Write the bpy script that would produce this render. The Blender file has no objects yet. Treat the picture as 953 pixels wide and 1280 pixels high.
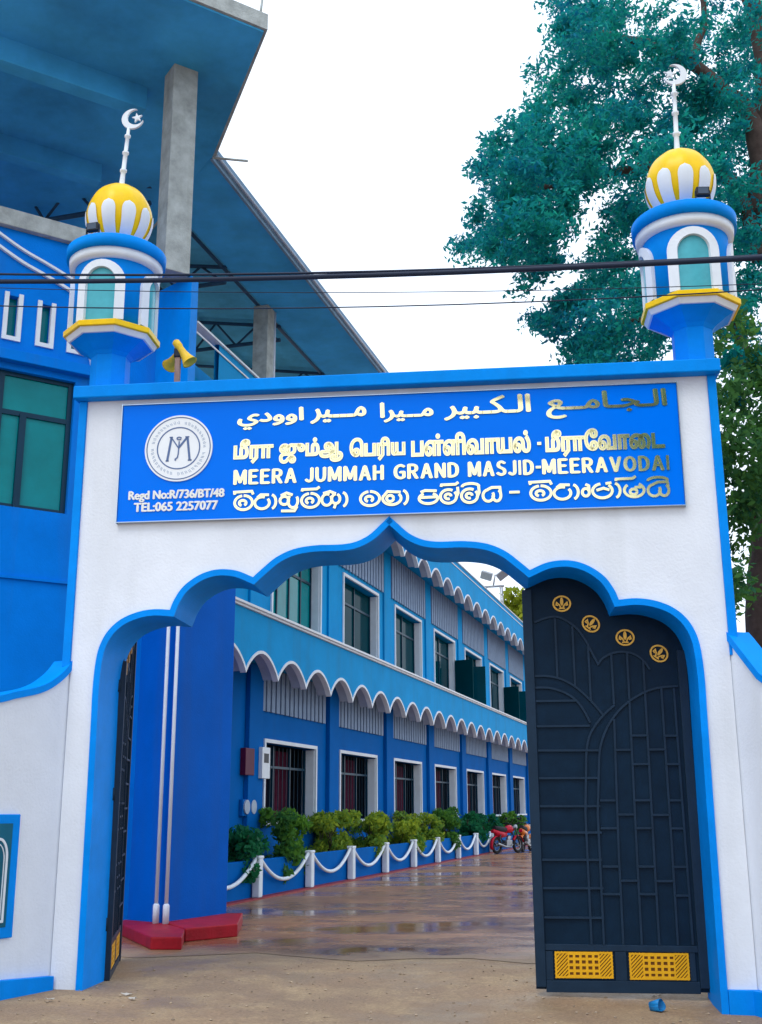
import bpy, bmesh, math, random
import numpy as np
from mathutils import Vector, Matrix
R = math.radians
random.seed(7)
rng = np.random.default_rng(11)
sc = bpy.context.scene

# ------------------------------------------------------------------ camera
FPX, H = 1407.0, 1.55
PITCH = math.atan(371.0 / FPX)
ROLL = 0.0043
cam = bpy.data.objects.new('camera', bpy.data.cameras.new('camera'))
sc.collection.objects.link(cam)
cam.data.sensor_fit = 'VERTICAL'
cam.data.sensor_height = 36.0
cam.data.lens = FPX / 1280.0 * 36.0
cam.data.clip_end = 2000
fw = Vector((0, math.cos(PITCH), math.sin(PITCH)))
up0 = Vector((0, -math.sin(PITCH), math.cos(PITCH)))
r0 = Vector((1, 0, 0))
rt = r0 * math.cos(ROLL) - up0 * math.sin(ROLL)
up = r0 * math.sin(ROLL) + up0 * math.cos(ROLL)
cam.matrix_world = Matrix(((rt.x, up.x, -fw.x, 0), (rt.y, up.y, -fw.y, 0), (rt.z, up.z, -fw.z, H), (0, 0, 0, 1)))
sc.camera = cam


def at(x, y, Y):
    """a point of the place seen at photo position x, y, standing Y metres ahead"""
    d = fw + rt * ((x - 476.5) / FPX) - up * ((y - 640) / FPX)
    return Vector((0, 0, H)) + d * (Y / d.y)


# ------------------------------------------------------------------ sky, sun, exposure
SUN_EL, SUN_AZ = 58.0, 205.0
w = bpy.data.worlds.new('World')
sc.world = w
w.use_nodes = True
nt = w.node_tree
bg = nt.nodes['Background']
sky = nt.nodes.new('ShaderNodeTexSky')
sky.sky_type = 'NISHITA'
sky.sun_disc = False
sky.sun_elevation = R(SUN_EL)
sky.sun_rotation = R(SUN_AZ)
sky.dust_density = 3.0
cloud = nt.nodes.new('ShaderNodeMix')
cloud.data_type = 'RGBA'
cloud.inputs['Factor'].default_value = 0.82
nt.links.new(sky.outputs[0], cloud.inputs['A'])
cloud.inputs['B'].default_value = (10.1, 11.2, 12.8, 1)      # an even white overcast over the blue
nt.links.new(cloud.outputs['Result'], bg.inputs[0])
bg.inputs[1].default_value = 0.1
sun = bpy.data.objects.new('sun', bpy.data.lights.new('sun', 'SUN'))
sc.collection.objects.link(sun)
sun.data.energy = 0.7
sun.data.angle = R(25)
sun.data.color = (1.0, 0.96, 0.9)
az = R(SUN_AZ)
sdir = Vector((math.sin(az) * math.cos(R(SUN_EL)), math.cos(az) * math.cos(R(SUN_EL)), math.sin(R(SUN_EL))))
sun.rotation_euler = sdir.to_track_quat('Z', 'Y').to_euler()
sc.view_settings.view_transform = 'Standard'
sc.view_settings.look = 'None'
sc.view_settings.exposure = 0.58
sc.view_settings.gamma = 1.0
sc.render.engine = 'CYCLES'
sc.cycles.max_bounces = 6
sc.cycles.use_denoising = True


# ------------------------------------------------------------------ materials
def mat(name, rgb, rough=0.6, var=0.08, scale=2.5, bump=0.0, bscale=60, metal=0.0, dirt=0.0, spec=0.2, streak=False):
    m = bpy.data.materials.new(name)
    m.use_nodes = True
    t = m.node_tree
    b = t.nodes['Principled BSDF']
    b.inputs['Roughness'].default_value = rough
    b.inputs['Metallic'].default_value = metal
    b.inputs['Specular IOR Level'].default_value = spec
    b.inputs['Base Color'].default_value = (*rgb, 1)
    geo = t.nodes.new('ShaderNodeNewGeometry')
    if var > 0:
        n = t.nodes.new('ShaderNodeTexNoise')
        n.inputs['Scale'].default_value = scale
        n.inputs['Detail'].default_value = 6
        n.inputs['Roughness'].default_value = 0.65
        src = geo.outputs['Position']
        if streak:
            mp = t.nodes.new('ShaderNodeMapping')
            mp.inputs['Scale'].default_value = (1, 1, 0.18)
            t.links.new(src, mp.inputs[0])
            src = mp.outputs[0]
        t.links.new(src, n.inputs['Vector'])
        ramp = t.nodes.new('ShaderNodeMapRange')
        ramp.inputs['From Min'].default_value = 0.3
        ramp.inputs['From Max'].default_value = 0.7
        ramp.inputs['To Min'].default_value = 1 - var
        ramp.inputs['To Max'].default_value = 1 + var
        t.links.new(n.outputs[0], ramp.inputs[0])
        mx = t.nodes.new('ShaderNodeMix')
        mx.data_type = 'RGBA'
        mx.blend_type = 'MULTIPLY'
        mx.inputs['Factor'].default_value = 1
        mx.inputs['A'].default_value = (*rgb, 1)
        t.links.new(ramp.outputs[0], mx.inputs['B'])
        out = mx.outputs['Result']
        if dirt > 0:
            n2 = t.nodes.new('ShaderNodeTexNoise')
            n2.inputs['Scale'].default_value = scale * 0.6
            n2.inputs['Detail'].default_value = 8
            mp2 = t.nodes.new('ShaderNodeMapping')
            mp2.inputs['Scale'].default_value = (3, 3, 0.25)
            t.links.new(geo.outputs['Position'], mp2.inputs[0])
            t.links.new(mp2.outputs[0], n2.inputs['Vector'])
            r2 = t.nodes.new('ShaderNodeMapRange')
            r2.inputs['From Min'].default_value = 0.52
            r2.inputs['From Max'].default_value = 0.75
            r2.inputs['To Max'].default_value = dirt
            t.links.new(n2.outputs[0], r2.inputs[0])
            mx2 = t.nodes.new('ShaderNodeMix')
            mx2.data_type = 'RGBA'
            t.links.new(r2.outputs[0], mx2.inputs['Factor'])
            t.links.new(out, mx2.inputs['A'])
            mx2.inputs['B'].default_value = (rgb[0] * 0.5 + 0.03, rgb[1] * 0.5 + 0.03, rgb[2] * 0.45 + 0.02, 1)
            out = mx2.outputs['Result']
        t.links.new(out, b.inputs['Base Color'])
    if bump > 0:
        nb = t.nodes.new('ShaderNodeTexNoise')
        nb.inputs['Scale'].default_value = bscale
        nb.inputs['Detail'].default_value = 4
        t.links.new(geo.outputs['Position'], nb.inputs['Vector'])
        bp = t.nodes.new('ShaderNodeBump')
        bp.inputs['Strength'].default_value = bump
        bp.inputs['Distance'].default_value = 0.02
        t.links.new(nb.outputs[0], bp.inputs['Height'])
        t.links.new(bp.outputs[0], b.inputs['Normal'])
    return m


M = {}
M['white'] = mat('white_plaster', (0.72, 0.765, 0.83), 0.75, 0.06, 1.2, 0.2, 40, dirt=0.26)
M['white_trim'] = mat('white_paint', (0.70, 0.76, 0.82), 0.6, 0.06, 4)
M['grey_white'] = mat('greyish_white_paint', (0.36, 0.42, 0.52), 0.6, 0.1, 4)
M['slat'] = mat('shade_greyed_slat_paint', (0.19, 0.28, 0.42), 0.6, 0.12, 5)  # pale slats toned down to grey blue, their shade put into the colour
M['slat_back'] = mat('dark_slat_gap', (0.02, 0.07, 0.22), 0.8, 0.1)
M['blue_trim'] = mat('bright_blue_paint', (0.0, 0.245, 0.80), 0.5, 0.10, 3, 0.08, 50, dirt=0.08, spec=0.06)
M['blue_wall'] = mat('blue_wall_paint', (0.0, 0.185, 0.70), 0.6, 0.10, 1.5, 0.15, 40, dirt=0.28, spec=0.05)
M['blue_facade'] = mat('sky_blue_wall_paint', (0.0, 0.275, 0.62), 0.65, 0.10, 1.2, 0.15, 30, dirt=0.35, spec=0.05)
M['blue_shaded'] = mat('shade_darkened_blue_paint', (0.0, 0.115, 0.42), 0.7, 0.08, 1.5, 0.1, 40, dirt=0.12, spec=0.03)  # lower wall blue, darkened in the colour for the shade down there
M['blue_pier'] = mat('royal_blue_wall_paint', (0.0, 0.105, 0.52), 0.6, 0.10, 1.2, 0.12, 40, dirt=0.3, spec=0.05)
M['blue_soffit'] = mat('haze_lightened_blue_soffit', (0.06, 0.40, 0.80), 0.8, 0.3, 0.5, 0.15, 20, dirt=0.3, spec=0.05)  # blue undersides, colour lightened to carry the pale haze over them
M['sign_blue'] = mat('sign_blue_enamel', (0.0, 0.165, 0.84), 0.15, 0.02, 2, spec=0.06)
M['chrome'] = mat('polished_steel', (0.42, 0.52, 0.62), 0.25, 0.05, 8, metal=0.9)
M['gold_letter'] = mat('gold_letter_metal', (0.97, 0.85, 0.46), 0.11, 0.03, 9, metal=0.95)
M['white_letter'] = mat('white_letter_plastic', (0.80, 0.81, 0.78), 0.4, 0.0)
M['logo_white'] = mat('emblem_white', (0.80, 0.84, 0.87), 0.35, 0.02, 8)
M['logo_grey'] = mat('emblem_grey_ink', (0.10, 0.16, 0.32), 0.5, 0.0)
M['yellow'] = mat('yellow_dome_paint', (0.86, 0.56, 0.004), 0.3, 0.08, 8, 0.04, 40, dirt=0.12)
M['teal_glass'] = mat('teal_niche_paint', (0.07, 0.38, 0.46), 0.25, 0.12, 5)
M['gate_black'] = mat('black_gate_paint', (0.004, 0.017, 0.038), 0.42, 0.2, 5, 0.05, 60, spec=0.08)
M['gate_bar'] = mat('black_gate_bar_paint', (0.011, 0.028, 0.054), 0.40, 0.15, 6, spec=0.12)
M['gold'] = mat('gold_grille_paint', (0.78, 0.40, 0.012), 0.4, 0.1, 12, metal=0.15)
M['brown_dark'] = mat('dark_brown_backing', (0.16, 0.06, 0.008), 0.6, 0.1)
M['gold_medal'] = mat('gold_medallion', (0.60, 0.33, 0.06), 0.35, 0.1, 12, metal=0.4)
M['red'] = mat('red_step_paint', (0.31, 0.006, 0.016), 0.5, 0.25, 5, 0.2, 30, dirt=0.35)
M['maroon'] = mat('maroon_box_paint', (0.09, 0.006, 0.035), 0.5, 0.15)
M['red_kerb'] = mat('red_kerb_paint', (0.26, 0.03, 0.04), 0.5, 0.3, 4, 0.2, 30, dirt=0.4)
M['concrete'] = mat('bare_concrete', (0.38, 0.42, 0.42), 0.85, 0.28, 4, 0.35, 40, dirt=0.3)
M['steel_dark'] = mat('dark_painted_steel', (0.02, 0.07, 0.14), 0.5, 0.2, 6)
M['fascia_grey'] = mat('grey_blue_fascia', (0.16, 0.27, 0.40), 0.7, 0.2, 3)
M['sheet'] = mat('blue_grey_roof_sheet', (0.09, 0.42, 0.64), 0.5, 0.2, 1.5)
M['inset_teal'] = mat('dark_teal_inset_paint', (0.0, 0.10, 0.17), 0.4, 0.2, 4)
M['win_teal'] = mat('teal_tinted_glass', (0.0, 0.21, 0.23), 0.05, 0.2, 1, spec=0.14)
M['win_dark'] = mat('dark_green_tinted_glass', (0.0, 0.040, 0.055), 0.06, 0.15, 1, spec=0.015)
M['win_frame'] = mat('dark_blue_window_frame', (0.0, 0.032, 0.065), 0.4, 0.1)
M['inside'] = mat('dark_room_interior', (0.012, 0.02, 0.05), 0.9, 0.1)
M['curtain'] = mat('dark_red_curtain_cloth', (0.07, 0.008, 0.028), 0.9, 0.3, 6)
M['curtain_teal'] = mat('dark_teal_curtain_cloth', (0.008, 0.055, 0.075), 0.9, 0.3, 6)
M['cable'] = mat('black_cable_rubber', (0.012, 0.022, 0.05), 0.5, 0.1)
M['pipe'] = mat('white_pvc_pipe', (0.62, 0.68, 0.78), 0.65, 0.06, 3, dirt=0.0, spec=0.08)
M['horn'] = mat('yellow_horn_paint', (0.80, 0.52, 0.04), 0.4, 0.15, 12)
M['wood'] = mat('weathered_wood_post', (0.30, 0.20, 0.16), 0.8, 0.2, 9)
M['dark'] = mat('dark_plastic', (0.02, 0.025, 0.035), 0.45, 0.1)
M['lens'] = mat('lamp_glass', (0.35, 0.40, 0.45), 0.1, 0.0)
M['rubber'] = mat('tyre_rubber', (0.018, 0.018, 0.022), 0.7, 0.1)
M['bike_red'] = mat('red_motorcycle_paint', (0.45, 0.008, 0.03), 0.25, 0.05)
M['bike_orange'] = mat('orange_motorcycle_paint', (0.55, 0.16, 0.03), 0.25, 0.05)
M['metal'] = mat('grey_engine_metal', (0.30, 0.31, 0.33), 0.35, 0.1, 12, metal=0.8)
M['bark'] = mat('tree_bark', (0.075, 0.055, 0.05), 0.9, 0.35, 5, 0.6, 18)
M['soil'] = mat('planter_soil', (0.06, 0.04, 0.03), 0.95, 0.3, 8)
M['cup_blue'] = mat('blue_plastic_cup', (0.01, 0.20, 0.50), 0.35, 0.0)
M['paper'] = mat('scrap_paper', (0.5, 0.47, 0.42), 0.8, 0.1)


def leafmat(name, c1, c2, trans=0.45):
    m = bpy.data.materials.new(name)
    m.use_nodes = True
    t = m.node_tree
    b = t.nodes['Principled BSDF']
    b.inputs['Roughness'].default_value = 0.5
    b.inputs['Specular IOR Level'].default_value = 0.08
    g = t.nodes.new('ShaderNodeNewGeometry')
    n = t.nodes.new('ShaderNodeTexNoise')
    n.inputs['Scale'].default_value = 0.9
    n.inputs['Detail'].default_value = 3
    t.links.new(g.outputs['Position'], n.inputs['Vector'])
    add = t.nodes.new('ShaderNodeMath')
    add.operation = 'MULTIPLY_ADD'
    add.inputs[1].default_value = 0.45
    t.links.new(g.outputs['Random Per Island'], add.inputs[0])
    sub = t.nodes.new('ShaderNodeMath')
    sub.operation = 'SUBTRACT'
    sub.inputs[1].default_value = 0.22
    t.links.new(n.outputs[0], sub.inputs[0])
    t.links.new(sub.outputs[0], add.inputs[2])
    mx = t.nodes.new('ShaderNodeMix')
    mx.data_type = 'RGBA'
    mx.inputs['A'].default_value = (*c1, 1)
    mx.inputs['B'].default_value = (*c2, 1)
    t.links.new(add.outputs[0], mx.inputs['Factor'])
    t.links.new(mx.outputs['Result'], b.inputs['Base Color'])
    tr = t.nodes.new('ShaderNodeBsdfTranslucent')
    t.links.new(mx.outputs['Result'], tr.inputs[0])
    ms = t.nodes.new('ShaderNodeMixShader')
    ms.inputs[0].default_value = trans
    t.links.new(b.outputs[0], ms.inputs[1])
    t.links.new(tr.outputs[0], ms.inputs[2])
    t.links.new(ms.outputs[0], t.nodes['Material Output'].inputs[0])
    return m


M['leaf_tree'] = leafmat('dark_blue_green_leaf', (0.0, 0.105, 0.30), (0.02, 0.50, 0.31))
M['leaf_right'] = leafmat('mid_green_leaf', (0.008, 0.08, 0.06), (0.10, 0.26, 0.04))
M['leaf_far'] = leafmat('yellow_green_leaf', (0.10, 0.16, 0.015), (0.40, 0.44, 0.03))
M['leaf_dark'] = leafmat('dark_shrub_leaf', (0.004, 0.075, 0.06), (0.03, 0.26, 0.08))
M['leaf_yellow'] = leafmat('yellow_shrub_leaf', (0.01, 0.19, 0.06), (0.48, 0.55, 0.03))
M['leaf_green'] = leafmat('green_shrub_leaf', (0.006, 0.10, 0.05), (0.16, 0.36, 0.03))


def ground_mat(name, c1, c2, c3, wet):
    m = bpy.data.materials.new(name)
    m.use_nodes = True
    t = m.node_tree
    b = t.nodes['Principled BSDF']
    g = t.nodes.new('ShaderNodeNewGeometry')

    def noise(scale, det=6, vec=None, rough=0.6):
        n = t.nodes.new('ShaderNodeTexNoise')
        n.inputs['Scale'].default_value = scale
        n.inputs['Detail'].default_value = det
        n.inputs['Roughness'].default_value = rough
        t.links.new(vec or g.outputs['Position'], n.inputs['Vector'])
        return n.outputs[0]

    def ramp(src, a, bb, lo=0.0, hi=1.0):
        r = t.nodes.new('ShaderNodeMapRange')
        r.interpolation_type = 'SMOOTHSTEP'
        r.inputs['From Min'].default_value = a
        r.inputs['From Max'].default_value = bb
        r.inputs['To Min'].default_value = lo
        r.inputs['To Max'].default_value = hi
        t.links.new(src, r.inputs[0])
        return r.outputs[0]

    def mix(fac, A, B, bt='MIX'):
        x = t.nodes.new('ShaderNodeMix')
        x.data_type = 'RGBA'
        x.blend_type = bt
        for k, v in (('Factor', fac), ('A', A), ('B', B)):
            if isinstance(v, (tuple, float, int)):
                x.inputs[k].default_value = v if not isinstance(v, tuple) else (*v, 1)
            else:
                t.links.new(v, x.inputs[k])
        return x.outputs['Result']
    big = noise(0.35, 5)
    mid = noise(1.7, 8, rough=0.7)
    fine = noise(38, 5, rough=0.7)
    col = mix(ramp(big, 0.35, 0.65), c1, c2)
    col = mix(ramp(mid, 0.42, 0.7, 0, 0.8), col, c3)
    fr = ramp(fine, 0.3, 0.75, 0.72, 1.22)
    col = mix(1.0, col, fr, 'MULTIPLY')
    if wet:
        # rows of worn pavers under the wet
        mp = t.nodes.new('ShaderNodeMapping')
        mp.inputs['Rotation'].default_value = (0, 0, R(16.3))
        t.links.new(g.outputs['Position'], mp.inputs[0])
        br = t.nodes.new('ShaderNodeTexBrick')
        br.inputs['Scale'].default_value = 1.0
        br.inputs['Brick Width'].default_value = 0.6
        br.inputs['Row Height'].default_value = 0.3
        br.inputs['Mortar Size'].default_value = 0.012
        br.inputs['Color1'].default_value = (0.8, 0.8, 0.8, 1)
        br.inputs['Color2'].default_value = (1.15, 1.1, 1.05, 1)
        br.inputs['Mortar'].default_value = (0.55, 0.55, 0.55, 1)
        t.links.new(mp.outputs[0], br.inputs['Vector'])
        col = mix(0.75, col, br.outputs[0], 'MULTIPLY')
        mp3 = t.nodes.new('ShaderNodeMapping')
        mp3.inputs['Rotation'].default_value = (0, 0, R(10))
        mp3.inputs['Scale'].default_value = (0.28, 0.62, 1)
        t.links.new(g.outputs['Position'], mp3.inputs[0])
        pud = noise(1.0, 5, mp3.outputs[0], 0.6)
        pf = ramp(pud, 0.40, 0.62)
        rr = t.nodes.new('ShaderNodeMapRange')
        rr.inputs['To Min'].default_value = 0.33
        rr.inputs['To Max'].default_value = 0.085
        t.links.new(pf, rr.inputs[0])
        b.inputs['Specular IOR Level'].default_value = 0.3
        t.links.new(rr.outputs[0], b.inputs['Roughness'])
        col = mix(ramp(pud, 0.40, 0.62, 0, 0.22), col, (0.06, 0.035, 0.03))
        bs = t.nodes.new('ShaderNodeMapRange')
        bs.inputs['To Min'].default_value = 0.28
        bs.inputs['To Max'].default_value = 0.015
        t.links.new(pf, bs.inputs[0])
    else:
        damp = noise(0.8, 6)
        col = mix(ramp(damp, 0.5, 0.68, 0, 0.45), col, (c3[0] * 0.55, c3[1] * 0.52, c3[2] * 0.5))
        t.links.new(ramp(damp, 0.45, 0.68, 0.8, 0.35), b.inputs['Roughness'])
    if wet:
        # dry sand carried in from the street lies over the first metre of the paving
        dt = t.nodes.new('ShaderNodeVectorMath')
        dt.operation = 'DOT_PRODUCT'
        t.links.new(g.outputs['Position'], dt.inputs[0])
        dt.inputs[1].default_value = (0.1045, 0.9945, 0)
        ma = t.nodes.new('ShaderNodeMath')
        ma.operation = 'MULTIPLY_ADD'
        t.links.new(noise(1.3, 6), ma.inputs[0])
        ma.inputs[1].default_value = -2.6
        t.links.new(dt.outputs['Value'], ma.inputs[2])
        sand = ramp(ma.outputs[0], 10.46 + 0.75, 10.46 + 1.9, 1, 0)
        sc_ = mix(fr, (0.20, 0.14, 0.095), (0.30, 0.215, 0.14))
        col = mix(sand, col, sc_)
        r3 = t.nodes.new('ShaderNodeMix')
        t.links.new(sand, r3.inputs[0])
        t.links.new(rr.outputs[0], r3.inputs[2])
        r3.inputs[3].default_value = 0.75
        t.links.new(r3.outputs[0], b.inputs['Roughness'])
    t.links.new(col, b.inputs['Base Color'])
    bp = t.nodes.new('ShaderNodeBump')
    bp.inputs['Distance'].default_value = 0.03
    if wet:
        t.links.new(bs.outputs[0], bp.inputs['Strength'])
    else:
        bp.inputs['Strength'].default_value = 0.5
    hs = t.nodes.new('ShaderNodeMath')
    hs.operation = 'ADD'
    t.links.new(fine, hs.inputs[0])
    t.links.new(mid, hs.inputs[1])
    t.links.new(hs.outputs[0], bp.inputs['Height'])
    t.links.new(bp.outputs[0], b.inputs['Normal'])
    return m


M['ground'] = ground_mat('sandy_concrete', (0.36, 0.235, 0.135), (0.28, 0.19, 0.12), (0.45, 0.32, 0.18), False)
M['court'] = ground_mat('wet_brown_pavers', (0.38, 0.19, 0.10), (0.28, 0.155, 0.09), (0.46, 0.265, 0.13), True)


# ------------------------------------------------------------------ mesh helpers
class MB:
    """collects shapes for ONE mesh object"""

    def __init__(self):
        self.v, self.f, self.s = [], [], []

    def add(self, vs, fs, smooth=False):
        o = len(self.v)
        self.v += [tuple(p) for p in vs]
        self.f += [tuple(i + o for i in f) for f in fs]
        self.s += [smooth] * len(fs)
        return self

    def box(self, x0, x1, y0, y1, z0, z1):
        vs = [(x, y, z) for z in (z0, z1) for y in (y0, y1) for x in (x0, x1)]
        return self.add(vs, [(0, 2, 3, 1), (4, 5, 7, 6), (0, 1, 5, 4), (2, 6, 7, 3), (0, 4, 6, 2), (1, 3, 7, 5)])

    def prism(self, pts, z0, z1):
        """polygon in xy, counter-clockwise, between heights"""
        n = len(pts)
        vs = [(*p, z0) for p in pts] + [(*p, z1) for p in pts]
        return self.add(vs, [tuple(range(n))[::-1], tuple(range(n, 2 * n))] + [(i, (i + 1) % n, n + (i + 1) % n, n + i) for i in range(n)])

    def slab(self, pts, y0, y1):
        """polygon in xz extruded along y"""
        n = len(pts)
        vs = [(p[0], y0, p[1]) for p in pts] + [(p[0], y1, p[1]) for p in pts]
        return self.add(vs, [tuple(range(n)), tuple(range(n, 2 * n))[::-1]] + [((i + 1) % n, i, n + i, n + (i + 1) % n) for i in range(n)])

    def band(self, pts, w, y0, y1, closed=False, side=0.0):
        """ribbon of width w along a polyline in xz, extruded along y"""
        P = [Vector(p) for p in pts]
        n = len(P)
        A, B = [], []
        for i in range(n):
            a = P[(i - 1) % n] if (closed or i > 0) else P[i]
            c = P[(i + 1) % n] if (closed or i < n - 1) else P[i]
            d1 = (P[i] - a)
            d2 = (c - P[i])
            if d1.length < 1e-9:
                d1 = d2
            if d2.length < 1e-9:
                d2 = d1
            d1 = d1.normalized()
            d2 = d2.normalized()
            n1 = Vector((-d1.y, d1.x))
            n2 = Vector((-d2.y, d2.x))
            nn = (n1 + n2)
            if nn.length < 1e-6:
                nn = n1
            nn = nn.normalized()
            k = 1 / max(0.45, nn.dot(n1))
            A.append(P[i] + nn * (w * (0.5 + side) * k))
            B.append(P[i] - nn * (w * (0.5 - side) * k))
        vs, fs = [], []
        for i in range(n):
            vs += [(A[i].x, y0, A[i].y), (B[i].x, y0, B[i].y), (B[i].x, y1, B[i].y), (A[i].x, y1, A[i].y)]
        for i in range(n if closed else n - 1):
            j = (i + 1) % n
            for q in range(4):
                q2 = (q + 1) % 4
                fs.append((4 * i + q, 4 * j + q, 4 * j + q2, 4 * i + q2))
        if not closed:
            fs += [(0, 1, 2, 3), (4 * n - 1, 4 * n - 2, 4 * n - 3, 4 * n - 4)]
        return self.add(vs, fs)

    def tube(self, pts, r, seg=10, closed=False, smooth=True):
        P = [Vector(p) for p in pts]
        n = len(P)
        rs = r if isinstance(r, (list, tuple)) else [r] * n
        vs, fs = [], []
        prev = None
        for i in range(n):
            a = P[i - 1] if (i > 0 or closed) else P[i]
            c = P[(i + 1) % n] if (i < n - 1 or closed) else P[i]
            d = (c - a).normalized()
            if prev is None:
                x = d.orthogonal().normalized()
            else:
                x = (prev - d * prev.dot(d)).normalized()
            prev = x
            y = d.cross(x)
            for k in range(seg):
                t = 2 * math.pi * k / seg
                vs.append(P[i] + (x * math.cos(t) + y * math.sin(t)) * rs[i])
        for i in range(n if closed else n - 1):
            j = (i + 1) % n
            for k in range(seg):
                k2 = (k + 1) % seg
                fs.append((i * seg + k, i * seg + k2, j * seg + k2, j * seg + k))
        self.add(vs, fs, smooth)
        if not closed:
            o = len(self.v) - n * seg
            self.f += [tuple(o + k for k in range(seg))[::-1], tuple(o + (n - 1) * seg + k for k in range(seg))]
            self.s += [False, False]
        return self

    def lathe(self, prof, seg=48, smooth=True, cap=True, rot=0.0, mod=None):
        n = len(prof)
        vs, fs = [], []
        for i, (r, z) in enumerate(prof):
            for k in range(seg):
                t = 2 * math.pi * k / seg + rot
                rr = r * (mod(t, i) if mod else 1)
                vs.append((rr * math.cos(t), rr * math.sin(t), z))
        for i in range(n - 1):
            for k in range(seg):
                k2 = (k + 1) % seg
                fs.append((i * seg + k, i * seg + k2, (i + 1) * seg + k2, (i + 1) * seg + k))
        self.add(vs, fs, smooth)
        if cap:
            o = len(self.v) - n * seg
            self.f += [tuple(o + k for k in range(seg))[::-1], tuple(o + (n - 1) * seg + k for k in range(seg))]
            self.s += [False, False]
        return self

    def xform(self, m):
        self.v = [tuple(m @ Vector(p)) for p in self.v]
        return self

    def build(self, name, material, parent=None, bevel=0.0):
        me = bpy.data.meshes.new(name)
        me.from_pydata(self.v, [], self.f)
        me.materials.append(material)
        me.polygons.foreach_set('use_smooth', self.s)
        bm = bmesh.new()
        bm.from_mesh(me)
        bmesh.ops.recalc_face_normals(bm, faces=bm.faces)
        bm.to_mesh(me)
        bm.free()
        me.update()
        o = bpy.data.objects.new(name, me)
        sc.collection.objects.link(o)
        if parent:
            o.parent = parent
        if bevel > 0:
            md = o.modifiers.new('bevel', 'BEVEL')
            md.width = bevel
            md.segments = 2
            md.limit_method = 'ANGLE'
            md.angle_limit = R(40)
        return o


def tag(o, label=None, cat=None, group=None, kind=None):
    if label:
        o['label'] = label
    if cat:
        o['category'] = cat
    if group:
        o['group'] = group
    if kind:
        o['kind'] = kind
    return o


def empty(name, loc, rz, label, cat, group=None):
    o = bpy.data.objects.new(name, None)
    sc.collection.objects.link(o)
    o.location = loc
    o.rotation_euler = (0, 0, rz)
    o.empty_display_size = 0.2
    return tag(o, label, cat, group)


def copy_tree(o, parent=None):
    c = o.copy()
    sc.collection.objects.link(c)
    if parent:
        c.parent = parent
    for ch in list(o.children):
        copy_tree(ch, c)
    return c


def arc(cx, cy, rx, ry, a0, a1, n=20):
    return [(cx + rx * math.cos(R(a0 + (a1 - a0) * i / n)), cy + ry * math.sin(R(a0 + (a1 - a0) * i / n))) for i in range(n + 1)]


def smooth_curve(pts, per=6):
    P = [Vector(p) for p in pts]
    out = []
    for i in range(len(P) - 1):
        p0 = P[max(i - 1, 0)]
        p1, p2 = P[i], P[i + 1]
        p3 = P[min(i + 2, len(P) - 1)]
        for k in range(per):
            t = k / per
            out.append(tuple(0.5 * ((2 * p1) + (p2 - p0) * t + (2 * p0 - 5 * p1 + 4 * p2 - p3) * t * t + (3 * p1 - p0 - 3 * p2 + p3) * t ** 3)))
    out.append(tuple(P[-1]))
    return out


def leaves(name, material, parent, clumps, size, aspect=0.45, flat=0.0):
    """clumps: (centre, radius xyz, count) - one mesh of small leaf faces, light and uneven"""
    V, F = [], []
    tot = 0
    for c, r, n in clumps:
        d = rng.normal(size=(n, 3))
        d /= np.linalg.norm(d, axis=1)[:, None]
        rad = rng.random(n) ** 0.55
        p = np.array(c) + d * rad[:, None] * np.array(r)
        a = rng.normal(size=(n, 3))
        a[:, 2] *= (1 - flat)
        a /= np.linalg.norm(a, axis=1)[:, None]
        b = np.cross(a, rng.normal(size=(n, 3)))
        b /= np.linalg.norm(b, axis=1)[:, None]
        s = size * (0.6 + 0.8 * rng.random(n))[:, None]
        q = np.stack([p - a * s * 0.5, p + b * s * aspect * 0.5, p + a * s * 0.5, p - b * s * aspect * 0.5], axis=1)
        V.append(q.reshape(-1, 3))
        tot += n
    V = np.concatenate(V)
    me = bpy.data.meshes.new(name)
    me.vertices.add(len(V))
    me.vertices.foreach_set('co', V.ravel())
    me.loops.add(len(V))
    me.loops.foreach_set('vertex_index', np.arange(len(V)))
    me.polygons.add(tot)
    me.polygons.foreach_set('loop_start', np.arange(tot) * 4)
    me.polygons.foreach_set('loop_total', np.full(tot, 4))
    me.update(calc_edges=True)
    me.materials.append(material)
    o = bpy.data.objects.new(name, me)
    sc.collection.objects.link(o)
    o.parent = parent
    return o


# ------------------------------------------------------------------ ground
OG = Vector((0.082, 10.506, 0))           # middle of the gateway's front, on the ground
GA = R(-6)
ge = Vector((math.cos(GA), math.sin(GA), 0))
gn = Vector((-math.sin(GA), math.cos(GA), 0))


def gp(u, n, z=0.0):
    return OG + ge * u + gn * n + Vector((0, 0, z))


def gz(u, n):
    k = min(1, max(0, (1.6 - n) / 1.4))
    k = k * k * (3 - 2 * k)
    return -0.022 * min(max(u + 2.9, 0), 9) * k


xs = sorted(set([-900, -300, -100, -40, -20] + [round(-12 + 0.5 * i, 2) for i in range(49)] + [20, 40, 100, 300, 900]))
ys = sorted(set([-900, -300, -100, -40, -20] + [round(-14 + 0.4 * i, 2) for i in range(50)] + [8, 12, 20, 40, 100, 300, 900]))
b = MB()
vs = [tuple(gp(x, y, gz(x, y) - (0.0 if y < 1.9 else 0.004))) for y in ys for x in xs]
nx = len(xs)
b.add(vs, [(j * nx + i, j * nx + i + 1, (j + 1) * nx + i + 1, (j + 1) * nx + i) for j in range(len(ys) - 1) for i in range(nx - 1)], True)
tag(b.build('ground', M['ground']), kind='structure')
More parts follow.
